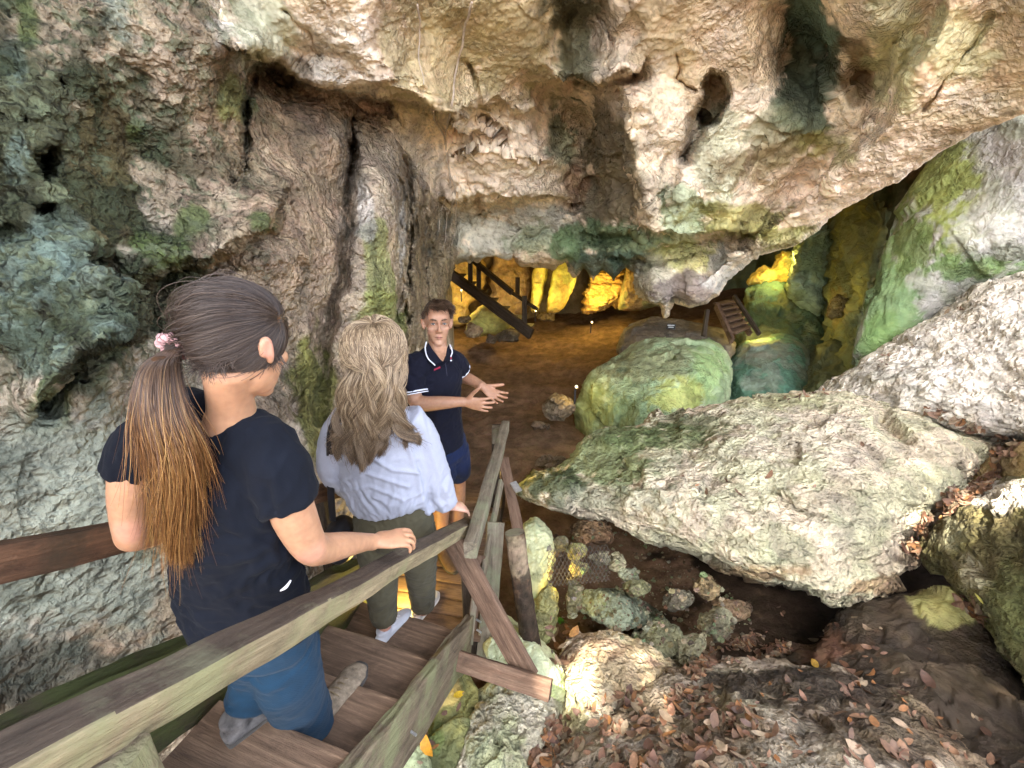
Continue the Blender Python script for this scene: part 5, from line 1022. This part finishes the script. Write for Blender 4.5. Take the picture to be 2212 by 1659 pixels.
fuse('scalp_hair', [ell(cc2-F4*.012, (R4*.078, F4*.094, U4*.094)), tube([(Vector(cc2-F4*.05), (.065, .05)), (J(803, 830, 1.73), (.075, .04)), (J(797, 900, 1.79), (.09, .03)), (J(792, 945, 1.83), (.075, .02))], S2, 20, 4)], .007, 3, plain_mat('blonde_hair_base', (.16,.115,.075), .7, .2, .5, 60), w2)
bg_ = thing('shoulder_bag', 'black shoulder bag hanging at the hip of the woman in the blouse', 'bag', J(735, 1170, 2.2))
M_BAG = plain_mat('black_leather', (.012,.012,.015), .45, .4, .3, 30)
fuse('bag_body', [ell(J(738, 1165, 2.2), (Vector((.075, .02, 0)), Vector((-.02, .10, 0)), Vector((0, .02, .10))))], .008, 3, M_BAG, bg_, lambda X, nn: .006*wr(X, 6, 1.))
v, f = tube([(J(735, 900, 1.86), (.016, .003)), (J(716, 930, 1.87), (.016, .003)), (J(713, 1000, 1.93), (.016, .003)), (J(715, 1070, 2.03), (.016, .003)), (J(719, 1125, 2.13), (.016, .003))], (1, 0, 0), 10, 6); o = new_mesh('strap', v, f, M_BAG, parent=bg_, loc=bg_.location); o.location = (0, 0, 0)
# ---------------------------------------------------------------- the guide: navy polo and shorts, facing the visitors
M_POLO = cloth_mat('navy_pique', (.0045,.005,.0115), .9, 1500, .2, sheen=.02); M_SHT = cloth_mat('navy_cotton', (.007,.013,.042), .85, 1000, .2, sheen=.03); M_TRIM = plain_mat('white_trim', (.6,.62,.7), .8, .2, .05); M_RED = plain_mat('red_embroidery', (.30,.02,.05), .8)
g = thing('person', 'young man in navy polo shirt and shorts gesturing with open hands', 'person', J(970, 1170, 3.22))
fg, ug = unit((.26, -.94, .06)), Vector((.06, 0, 1)); hcg = J(944, 697, 2.57); hp, LG, rg_ = head_parts(hcg, fg, ug, .98, True)
SG = unit((.72, .69, 0)); rw, lw = J(1002, 868, 2.50), J(1043, 835, 2.72)
parts = hp+[tube([(LG(0, -.03, -.05), (.052, .056)), (J(946, 752, 2.59), (.052, .052)), (J(940, 775, 2.6), (.08, .06))], SG, 18, 3),
  tube([(J(937, 790, 2.62), (.13, .07)), (J(938, 860, 2.7), (.13, .085)), (J(952, 950, 2.83), (.13, .085))], SG, 20, 4),
  tube([(J(900, 785, 2.54), .055), (J(891, 825, 2.52), .050), (J(896, 862, 2.52), .044), (J(915, 872, 2.51), .043), (J(955, 870, 2.50), .037), (J(990, 868, 2.5), .028), (rw, .027)], SG, 18, 4),
  tube([(J(980, 780, 2.74), .05), (J(988, 800, 2.82), .046), (J(994, 812, 2.86), .041), (J(1015, 820, 2.80), .036), (lw, .027)], SG, 16, 4)]
parts += hand(rw, (.96, -.02, -.16), (.15, -.93, -.1), True, 1.0, (6, 10, 8), 14, (.45, .85, .1), 10, .027)
parts += hand(lw, (.80, -.25, -.52), (-.35, .62, -.65), False, .98, (12, 12, 10), 20, (.75, .5, -.35), -6, .027)
for a in ((978,970,2.92),(988,1040,3.08),(987,1085,3.16),(986,1165,3.30)), ((946,970,2.80),(955,1050,2.97),(953,1095,3.04),(952,1180,3.17)):
    parts.append(tube([(J(*a[0]), .085), (J(*a[1]), .056), (J(*a[2]), .056), (J(*a[3]), .036)], SG, 16, 4))
DKB = (.055,.032,.02)
sp = [(LG(s*.034, .085, .031), .0105, DKB, .75) for s in (1, -1)]+[(LG(s*.021, .091, .030), .0095, DKB, .7) for s in (1, -1)]+[(LG(0, .097, -.066), .017, (.46,.20,.16), .7), (LG(0, .07, -.09), .055, (.46,.28,.19), .4), (LG(.008, .094, -.0655), .006, (.12,.04,.04), .8), (LG(-.008, .094, -.0655), .006, (.12,.04,.04), .8)]
sp += [(LG(s*.03, .086, .014), .013, (.36,.2,.14), .6) for s in (1, -1)]+[(LG(s*.045, .06, -.03), .03, (.60,.33,.25), .4) for s in (1, -1)]
fuse('body', parts, .0042, 3, M_SKIN, g, None, skinc(SK3, sp)); eyes(LG, fg, unit(ug-fg*ug.dot(fg)), rg_, g); brows(LG, fg, unit(ug-fg*ug.dot(fg)), rg_, g)
fuse('polo_shirt', [tube([(J(944, 762, 2.59), (.075, .07)), (J(938, 782, 2.62), (.155, .085)), (J(937, 815, 2.65), (.178, .118)), (J(940, 870, 2.72), (.162, .118)), (J(946, 920, 2.78), (.160, .115)), (J(953, 962, 2.84), (.162, .118))], SG, 36, 5, .1),
   tube([(J(915, 786, 2.56), .082), (J(894, 800, 2.53), .082), (J(890, 830, 2.52), .079), (J(893, 846, 2.52), .077)], SG, 24, 5, .1), tube([(J(965, 780, 2.70), .075), (J(984, 788, 2.76), .07), (J(992, 800, 2.80), .066)], SG, 22, 5, .1)], .006, 4, M_POLO, g,
   lambda X, nn: .006*wr(X, 6, 1., (1.5, 1.5, 1.))+.004*wr(X, 9, 1., (1, 1, 2.2), 4))
def band(rows, mat, name, n=10): v, f = tube(rows, (0, 0, 1), n, 5, .5); o = new_mesh(name, v, f, mat, parent=g, loc=g.location); o.location = (0, 0, 0)
def ring(c, t, r, a, mat, name, off=0): 
    t = unit(t); e1 = t.orthogonal().normalized(); e2 = t.cross(e1); band([(Vector(c)+t*off+(e1*math.cos(x)+e2*math.sin(x))*r, a) for x in np.linspace(0, 2*np.pi, 20)], mat, name, 6)
ta = J(893, 846, 2.52)-J(890, 830, 2.52); ring(J(893, 846, 2.52), ta, .0775, .0045, M_TRIM, 'sleeve_trim'); ring(J(893, 846, 2.52), ta, .0785, .003, M_TRIM, 'sleeve_trim', .012)
tb = J(992, 800, 2.80)-J(984, 788, 2.76); ring(J(992, 800, 2.80), tb, .067, .0045, M_TRIM, 'sleeve_trim')
def sheet(name, pts, mat, th=.006):       # a small cloth piece with thickness, towards the viewer
    n = len(pts); V = [J(*p) for p in pts]+[J(p[0], p[1], p[2]+th) for p in pts]; f = [tuple(range(n))[::-1], tuple(range(n, 2*n))]+[(k, (k+1) % n, n+(k+1) % n, n+k) for k in range(n)]
    o = new_mesh(name, np.array([tuple(v) for v in V]), f, mat, smooth=False, parent=g, loc=g.location); o.location = (0, 0, 0); return o
sheet('collar', [(924,738,2.54),(921,752,2.515),(926,772,2.475),(941,787,2.46),(955,781,2.47),(948,772,2.49),(935,756,2.51)], M_POLO, .03); sheet('collar', [(969,744,2.60),(974,758,2.575),(970,776,2.53),(961,780,2.50),(964,766,2.53),(966,752,2.57)], M_POLO, .03)
sheet('skin_neckline', [(936,752,2.53),(948,774,2.495),(957,781,2.485),(963,766,2.535),(966,748,2.56)], plain_mat('neck_skin', SK3, .5), .02)
for k, a in (('collar_trim', [(921,739,2.535),(918.5,753,2.508),(924,773,2.468),(939.5,789,2.453)]), ('collar_trim', [(972,745,2.595),(977,759,2.565),(974,770,2.535)])): band([(J(*p), .0035) for p in a], M_TRIM, k)
band([(J(962, 784, 2.478), .002), (J(966, 812, 2.492), .002)], plain_mat('placket', (.02,.02,.035), .8), 'placket')
for k in range(5): band([(J(938+k*2.6, 800.5-k*1.15, 2.477+k*.002), .0016), (J(939.4+k*2.6, 796.8-k*1.15, 2.477+k*.002), .0016), (J(940.2+k*2.6, 799.6-k*1.15, 2.477+k*.002), .0016)], M_RED, 'chest_lettering')
band([(J(974, 776, 2.535), .003), (J(974.6, 769, 2.54), .0035)], M_RED, 'chest_emblem'); band([(J(973.5, 779, 2.53), .004), (J(975.4, 778.6, 2.535), .004)], M_TRIM, 'chest_emblem')
fuse('shorts', [tube([(J(952, 945, 2.82), (.155, .11)), (J(956, 965, 2.86), (.16, .12)), (J(960, 985, 2.88), (.155, .115))], SG, 26, 4),
   tube([(J(978, 970, 2.91), .10), (J(985, 1000, 2.98), .092), (J(988, 1024, 3.04), .086)], SG, 24, 5, .15), tube([(J(947, 970, 2.80), .10), (J(953, 1000, 2.86), .092), (J(956, 1030, 2.92), .086)], SG, 24, 5, .15)], .006, 4, M_SHT, g, lambda X, nn: .006*wr(X, 6, 1.))
for q in (J(985, 1172, 3.30), J(951, 1188, 3.17)): shoe(Vector((q.x-.03, q.y+.08, -2.305)), (.55, -.83, 0), .28, .10, g, (plain_mat('brown_boot', (.09,.055,.03), .8), M_BSOLE, M_LACE), 'shoe', False)
cg = V3(LG(0, -.012, .03)); R5, F5, U5 = V3(rg_), V3(fg), V3(rg_.cross(fg)); rs = np.random.RandomState(8); st = []
d = rs.normal(size=(9000, 3)); d /= np.linalg.norm(d, axis=1)[:, None]
d = d[~((d[:, 1] > .40) & (d[:, 2] < .62)) & ~((d[:, 1] > .12) & (d[:, 2] < .12)) & ~((d[:, 2] < -.45)) & ~((np.abs(d[:, 0]) > .7) & (d[:, 2] < -.1) & (d[:, 1] > -.35))][:3800]
for q in d:
    p = cg+q[0]*.072*R5+q[1]*.093*F5+q[2]*.0885*U5; nrm = q[0]*R5+q[1]*F5+q[2]*U5; top = sstep(.1, .7, q[2]); L = .016+.030*top*(1+.4*(q[1] > 0))
    fl = nrm*.30+F5*(.55*top)-U5*(.6*(1-top))-R5*(.55*top)+R5*(.25*top)*math.sin(q[0]*7+q[1]*6)+rs.normal(size=3)*.12; fl /= np.linalg.norm(fl); t = np.linspace(0, 1, 6)[:, None]
    st.append(p+fl*L*t+(-U5*.25+R5*.2*math.sin(q[1]*11))*L*t*t)
hair('hair', st, .0011, hair_mat('short_brown_hair', [(0, (.025,.014,.009)), (.6, (.06,.034,.02)), (1, (.12,.072,.043))]), g, .5)
fuse('scalp_hair', [ell(cg-F5*.012+U5*.006, (R5*.0755, F5*.092, U5*.0905))], .006, 2, plain_mat('brown_hair_base', (.03,.019,.012), .7), g)
# ================================================================ LEAVES, ROOTS, SMALL THINGS
_bv = []
bpy.context.view_layer.update()
for o in ROCKS:
    me = o.data; M = o.matrix_world; _bv.append(BVHTree.FromPolygons([M @ v.co for v in me.vertices], [tuple(p.vertices) for p in me.polygons]))
def ray(px, py):
    d = PV(px, py, 1.).normalized(); best = None
    for b in _bv:
        h = b.ray_cast(Vector((0, 0, 0)), d)
        if h[0] is not None and (best is None or h[3] < best[2]): best = (h[0], h[1] if h[1].dot(d) < 0 else -h[1], h[3])
    return best
def leaf_geo(p, n, L, w, r, curl=.35, lift=.0):
    n = (n+Vector((r.gauss(0, .28), r.gauss(0, .28), r.gauss(0, .28)))).normalized(); a = n.orthogonal().normalized(); th = r.uniform(0, 6.28)
    x = (a*math.cos(th)+n.cross(a)*math.sin(th)).normalized(); y = n.cross(x); c = r.uniform(-.2, 1)*curl; k2 = r.uniform(-.5, 1)*curl; V = []
    p = p+n*(.004+lift)
    for t, ww in ((-.5, .0), (-.28, .75), (0, 1.), (.28, .72), (.5, .0)):
        for s in ((-1, 0, 1) if ww else (0,)):
            V.append(p+x*L*t+y*w*.5*ww*s+n*L*(c*(t*t*2-.0)+k2*.35*abs(s)*ww*.5+.03))
    return V, [(0, 2, 1), (0, 3, 2), (1, 2, 5, 4), (2, 3, 6, 5), (4, 5, 8, 7), (5, 6, 9, 8), (7, 8, 10), (8, 9, 10)]
LEAFC = [(.27,.13,.085), (.36,.20,.14), (.17,.08,.055), (.38,.27,.20), (.31,.17,.11), (.22,.12,.08), (.40,.30,.22), (.38,.17,.07)]
def leaf_mat(name):
    m, t, b = nt(name); a = N(t, 'ShaderNodeAttribute', attribute_name='Col'); tc = N(t, 'ShaderNodeTexCoord'); n = N(t, 'ShaderNodeTexNoise', i_Scale=60, i_Detail=3); t.links.new(tc.outputs['Object'], n.inputs['Vector'])
    r = ramp(t, [(.3, g4(.6)), (.7, g4(1.25))]); t.links.new(n.outputs[0], r.inputs[0]); t.links.new(mixc(t, .9, a.outputs[0], r.outputs[0], 'MULTIPLY'), b.inputs['Base Color']); b.inputs['Roughness'].default_value = .6; return m
M_DLEAF = leaf_mat('dry_leaf')
def litter():
    r = random.Random(4); V, F_, C = [], [], []
    areas = [([(1480,1450),(1560,1385),(1680,1365),(1720,1415),(1560,1434),(1500,1475)], 420, .034),
      ([(1170,1720),(1230,1615),(1400,1500),(1540,1470),(1640,1550),(1630,1659),(1520,1720)], 520, .040), ([(1620,1440),(1800,1455),(2050,1515),(2210,1600),(2210,1659),(1640,1659)], 110, .04),
      ([(1940,1190),(1965,1140),(2060,1050),(2130,1000),(2160,945),(2200,960),(2150,1045),(2080,1095),(2015,1140),(1985,1215)], 560, .05),
      ([(1990,872),(2060,900),(2170,940),(2165,960),(2060,915),(1985,890)], 70, .05), ([(1690,858),(1800,840),(1810,852),(1700,868)], 14, .05), ([(2050,1280),(2100,1285),(2140,1350),(2110,1345)], 60, .05),
      ([(1180,1560),(1230,1540),(1235,1600),(1150,1680),(1130,1659)], 90, .05), ([(1250,1000),(1900,900),(1900,1150),(1500,1120)], 10, .05), ([(1240,1540),(1330,1500),(1420,1480),(1300,1580)], 40, .05), ([(1180,1330),(1230,1330),(1240,1440),(1190,1440)], 40, .05),
      ([(880,1480),(990,1460),(1020,1640),(900,1659)], 14, .05), ([(1560,1300),(2000,1330),(2100,1640),(1700,1430)], 45, .05), ([(1820,800),(1900,770),(2000,700),(2100,640),(2100,660),(1900,800)], 18, .04)]
    for poly, n, L in areas:
        xs, ys = [p[0] for p in poly], [p[1] for p in poly]; k = 0
        while k < n:
            x, y = r.uniform(min(xs), max(xs)), r.uniform(min(ys), max(ys))
            if not in_poly(np.array([x]), np.array([y]), poly)[0]: continue
            if n > 100 and perlin(np.array([[x/55., y/38., 3.]]))[0] < r.gauss(.02, .16): continue
            k += 1; h = ray(x, y)
            if not h: continue
            l = L*(.6+1.4*r.random()**1.6); v, f = leaf_geo(h[0], h[1], l, l*r.uniform(.36, .55), r, .5, r.random()*.02*(n > 300)); b = len(V); V += v; F_ += [tuple(i+b for i in q) for q in f]; c = r.choice(LEAFC); m_ = r.uniform(.35, .85); c = [c[0]*m_, c[1]*m_, c[2]*m_*.85]; C += [c]*len(v)
    o = new_mesh('leaf_litter', np.array([tuple(v) for v in V]), F_, M_DLEAF, cols=np.array(C)); tag(o, 'brown fallen leaves scattered over boulders and hollows', 'leaf litter', kind='stuff')
litter()
def rubble():
    r = random.Random(9); V, F_, C = [], [], []; poly = [(1180,1160),(1300,1130),(1480,1200),(1600,1290),(1640,1370),(1500,1430),(1420,1400),(1240,1350),(1190,1340)]; pal = ((.24,.2,.12), (.16,.11,.06), (.2,.22,.12), (.3,.26,.17), (.1,.07,.045)); k = 0
    while k < 700:
        x, y = r.uniform(1180, 1640), r.uniform(1130, 1430)
        if not in_poly(np.array([x]), np.array([y]), poly)[0]: continue
        k += 1; h = ray(x, y)
        if not h: continue
        q = (.004+.017*r.random()**3); v, f = ell(h[0], (Vector((q*r.uniform(.7, 1.5), q*.3*r.random(), 0)), Vector((0, q, q*.3)), Vector((0, -.2*q, q*.7))), 7, 5); v = v+q*.35*np.array([[r.gauss(0, 1) for _ in range(3)] for _ in range(len(v))])*.6
        b = len(V); V += [tuple(a) for a in v]; F_ += [tuple(i+b for i in g_) for g_ in f]; c = r.choice(pal); C += [[a*r.uniform(.8, 1.1) for a in c]]*len(v)
    o = new_mesh('rubble', np.array(V), F_, M_ROUGH, cols=np.array(C), smooth=False); tag(o, 'small broken stones and grit covering the floor of the hollow', 'rubble', kind='stuff')
rubble()
def one_leaf(px, py, L, col, label, seed):
    r = random.Random(seed); h = ray(px, py); v, f = leaf_geo(h[0], h[1], L, L*.5, r, .5, .006)
    o = new_mesh('leaf', np.array([tuple(q) for q in v]), f, M_DLEAF, cols=np.array([col]*len(v)), loc=np.array(h[0])); tag(o, label, 'leaf')
one_leaf(988, 1505, .07, (.62,.40,.02), 'yellow fallen leaf on the mossy rock below the stringer', 1)
one_leaf(917, 1614, .10, (.60,.27,.02), 'orange curled leaf at the foot of the stringer', 5)
one_leaf(1762, 1436, .075, (.55,.34,.06), 'yellow leaf among brown ones on the flat boulder crest', 3)
one_leaf(1240, 1370, .11, (.30,.15,.05), 'big brown curled leaf in the cleft above the beige rock', 7)
one_leaf(2122, 1290, .06, (.55,.50,.12), 'pale yellow leaf on the mossy ledge under the right boulder', 9)
one_leaf(1246, 962, .07, (.50,.38,.04), 'narrow yellow leaf on the tip of the huge boulder', 12)
# hanging roots on the roof
M_ROOT = plain_mat('pale_root', (.50,.42,.34), .8, .2, .35, 25, .4)
def root(label, pts, rad, off=.05):
    Q = []
    for x, y in pts: h = ray(x, y); Q.append((h[0]-h[0].normalized()*off, 0))
    q = cr([tuple(p[0]) for p in Q], 8); s = np.linspace(1, .45, len(q)); q = q+.012*np.stack([perlin(q*9), perlin(q*9+5), perlin(q*9+9)], 1)
    v, f = tube([(Vector(a), rad*b) for a, b in zip(q, s)], (1, 0, 0), 8, 1); o = new_mesh('hanging_root', v, f, M_ROOT, loc=q[0]); tag(o, label, 'root', 'roots hanging from the cave roof')
root('long pale root wriggling down the middle of the cave roof', [(1018,5),(1004,70),(985,150),(975,230),(962,300),(968,360),(985,420),(982,500),(976,530)], .008)
root('thin brown root near the top left of the long pale one', [(902,10),(908,70),(905,120),(914,180)], .006)
root('whitish double root hanging beside the long pale one', [(936,240),(944,270),(962,300),(966,345),(972,400),(955,450),(948,500)], .009)
root('short root tail ending at the arch lip', [(982,430),(966,470),(962,520),(955,540)], .005)
def fern():
    h = ray(1214, 1345); p = h[0]; t = thing('fern', 'small bright green fern between the yellow stones', 'plant', p); V, F_ = [], []; r = random.Random(3); m = plain_mat('fern_leaf', (.12,.34,.03), .5, .3, .3, 20)
    for k in range(6):
        d = Vector((r.uniform(-.6, .6), r.uniform(-.9, -.1), 1)).normalized(); L = r.uniform(.06, .12); s = d.orthogonal().normalized()
        for i in range(7):
            q = p+d*L*i/6-Vector((0, 0, .03*(i/6)**2)); w = .026*(1-i/8)
            for sg_ in (1, -1):
                b = len(V); e = q+s*sg_*w+d*.012; V += [q, q+d*.010+s*sg_*w*.5, e, q-d*.006+s*sg_*w*.5]; F_.append((b, b+1, b+2, b+3))
    o = new_mesh('fronds', np.array([tuple(v) for v in V]), F_, m, parent=t, loc=p); o.location = (0, 0, 0)
fern()
def netting():
    V, F_ = [], []; rows = []
    for j in range(11):
        row = []
        for i in range(17):
            x = 1182+i*8.5+(4 if j % 2 else 0); y = 1180+j*8-.10*(i*8-80); h = ray(x, y); pl = PV(x, y, 3.03+(1220-y)*.0035); row.append(min((Vector(h[0])*.985, pl), key=lambda q: q.length) if h else pl)
        rows.append(row)
    def seg(a, b):
        v, f = tube([(a, .0012), (b, .0012)], (0, 0, 1), 5, 1); k = len(V); V.extend([tuple(q) for q in v]); F_.extend([tuple(i+k for i in q) for q in f])
    for j in range(10):
        for i in range(16):
            a = rows[j][i]
            for b in (rows[j+1][i], rows[j+1][i-1 if j % 2 == 0 and i else min(i+1, 16)]):
                if a is not None and b is not None and (a-b).length < .9: seg(a, b)
    o = new_mesh('wire_netting', np.array(V), F_, plain_mat('rusty_wire', (.13,.11,.09), .6, .4, .3, 60, 0, .4), loc=rows[5][8] or (0, 0, 0)); tag(o, 'rusty wire netting laid over the pale stones', 'netting')
netting()
def twig(px0, py0, px1, py1, label, rad=.006):
    q = []
    for k in range(6):
        h = ray(px0+(px1-px0)*k/5, py0+(py1-py0)*k/5); q.append(h[0]+h[1]*.012)
    s = [q[0]+(q[-1]-q[0])*k/5+Vector((0, 0, .012*math.sin(k*2.1))) for k in range(6)]; v, f = tube([(a, rad*(1-.08*i)) for i, a in enumerate(s)], (0, 0, 1), 8, 3)
    tag(new_mesh('twig', v, f, plain_mat('twig_bark', (.10,.075,.05), .85), loc=s[0]), label, 'twig', 'dry twigs on the rocks')
twig(2040, 905, 2125, 945, 'dark straight twig among leaves where grey slab meets huge boulder'); twig(1590, 1330, 1622, 1296, 'thin twig leaning in the black hollow', .004)
EXPO = 3.6
LAMPS = [(1165,640,9.75,5),(1300,640,10.3,6.5),(1000,640,9.9,6),(1690,565,8.5,3.5),(1245,830,5.8,.9),(1640,715,7.6,2),(1812,640,6.3,.15),(1225,1240,3.0,.4),(870,1290,2.75,2.0),(1085,1010,3.9,1.)]
LAMPS = [(a, b, c, d*.72) for a, b, c, d in LAMPS]
# ================================================================ CAMERA, LIGHT
cam = bpy.data.cameras.new('camera'); cam.sensor_width = 36; cam.lens = 36*F/2212; cam.clip_end = 500; cam.clip_start = .02
co = bpy.data.objects.new('camera', cam); COL.objects.link(co); co.rotation_euler = (math.pi/2-PITCH, 0, 0); SC.camera = co
w = bpy.data.worlds.new('World'); SC.world = w; w.use_nodes = True
wt = w.node_tree; bg = wt.nodes['Background']; sky = wt.nodes.new('ShaderNodeTexSky'); sky.sky_type = 'NISHITA'; sky.sun_disc = False
SUN = Vector((-.24, -.46, .85)).normalized()
sky.sun_elevation = math.asin(SUN.z); sky.sun_rotation = math.atan2(SUN.x, SUN.y); sky.dust_density = 3.; sky.air_density = .8; sky.ozone_density = .6
# unseen trees added behind the viewer to block sun, with gaps for sun spots
M_LEAF = plain_mat('tree_leaf', (.09,.13,.035), .6, .3, .5, 3); M_BARK = plain_mat('tree_bark', (.16,.12,.08), .9, .2, .5, 9, .5)
SUNSPOT = [(np.array(ray(x, y)[0]), r_) for x, y, r_ in ((2150,1085,.16),(2190,1060,.2),(2120,1100,.1),(1290,1400,.10),(1235,1470,.13),(1430,1540,.08),(1330,1570,.07),(1130,1500,.08),(1400,1430,.1))]
def tree(label, c, rad, n, base, seed):
    r = np.random.RandomState(seed); t = thing('tree', label, 'tree', base)
    d = r.normal(size=(n, 3)); d /= np.linalg.norm(d, axis=1)[:, None]; p = np.array(c)+d*(r.rand(n, 1)**.45)*np.array(rad)
    S = np.array(SUN); keep = np.ones(n, bool)
    for q, rr in SUNSPOT:
        v = p-q; v = v-(v@S)[:, None]*S; keep &= np.linalg.norm(v, axis=1) > rr+.1*r.rand(n)
    p = p[keep]; n = len(p); a = r.normal(size=(n, 3)); a /= np.linalg.norm(a, axis=1)[:, None]; b = np.cross(a, r.normal(size=(n, 3))); b /= np.linalg.norm(b, axis=1)[:, None]
    L = (.13+.09*r.rand(n))[:, None]; V = np.stack([p-a*L, p+b*L*.45, p+a*L, p-b*L*.45], 1).reshape(-1, 3)
    new_mesh('crown', V, None, M_LEAF, parent=t, loc=base, quads=np.arange(4*n).reshape(-1, 4)).location = (0, 0, 0)
    k = np.linspace(0, 1, 14)[:, None]; ax = np.array(base)*(1-k)+(np.array(c)+[0, 0, .3])*k+.15*np.sin(k*7)*[1, .6, 0]
    an = np.linspace(0, 2*np.pi, 12, endpoint=False); V = [x+(.26*(1-.7*kk))*np.array([np.cos(an_), np.sin(an_), 0]) for x, kk in zip(ax, k[:, 0]) for an_ in an]
    i = np.arange(14*12).reshape(14, 12); j = np.roll(i, -1, 1); q = np.stack([i[:-1], j[:-1], j[1:], i[1:]], -1).reshape(-1, 4)
    new_mesh('trunk', V, None, M_BARK, parent=t, loc=base, quads=q).location = (0, 0, 0)
c0 = np.array([.3, 2.2, -1.2])
tree('tall leafy unseen tree shading the cave mouth behind the viewer', c0+np.array(SUN)*9.5, (3.9,3.7,2.4), 15000, (-3.4,-6.5,-1.8), 1)
tree('second leafy unseen tree standing left behind the viewer', c0+np.array(SUN)*8+np.array([-4.6,-.4,-.8]), (3.,3.,2.6), 8000, (-6.5,-4.,-1.8), 2)
tree('third leafy unseen tree shading the rocks on the right', np.array([4.4,4.2,-.2])+np.array(SUN)*9, (2.5,2.3,1.7), 5200, (5.5,-6.5,-1.8), 3)
hs_ = wt.nodes.new('ShaderNodeHueSaturation'); hs_.inputs['Saturation'].default_value = .55; wt.links.new(sky.outputs[0], hs_.inputs['Color']); wt.links.new(hs_.outputs[0], bg.inputs[0]); bg.inputs[1].default_value = .15
sl = bpy.data.lights.new('sun', 'SUN'); sl.energy = 2.6; sl.angle = R_(.5); sl.color = (1, .93, .82)
so = bpy.data.objects.new('sun', sl); COL.objects.link(so); so.rotation_euler = SUN.to_track_quat('Z', 'Y').to_euler(); so.location = SUN*12
def lamp(p, e, c=(1, .70, .17), r=.06):
    l = bpy.data.lights.new('lamp_glow', 'POINT'); l.energy = e; l.color = c; l.shadow_soft_size = r
    o = bpy.data.objects.new('lamp_glow', l); COL.objects.link(o); o.location = p; return o
for px, py, s, e in LAMPS: lamp(P(px, py, s), e)
SC.view_settings.view_transform = 'Standard'; SC.view_settings.look = 'None'; SC.view_settings.exposure = EXPO; SC.view_settings.gamma = 1
SC.render.engine = 'CYCLES'; SC.cycles.use_denoising = True; SC.cycles.max_bounces = 8; SC.cycles.diffuse_bounces = 5; SC.cycles.sample_clamp_indirect = 6; SC.cycles.caustics_reflective = False; SC.cycles.caustics_refractive = False
try: SC.cycles.denoiser = 'OPENIMAGEDENOISE'
except Exception: pass
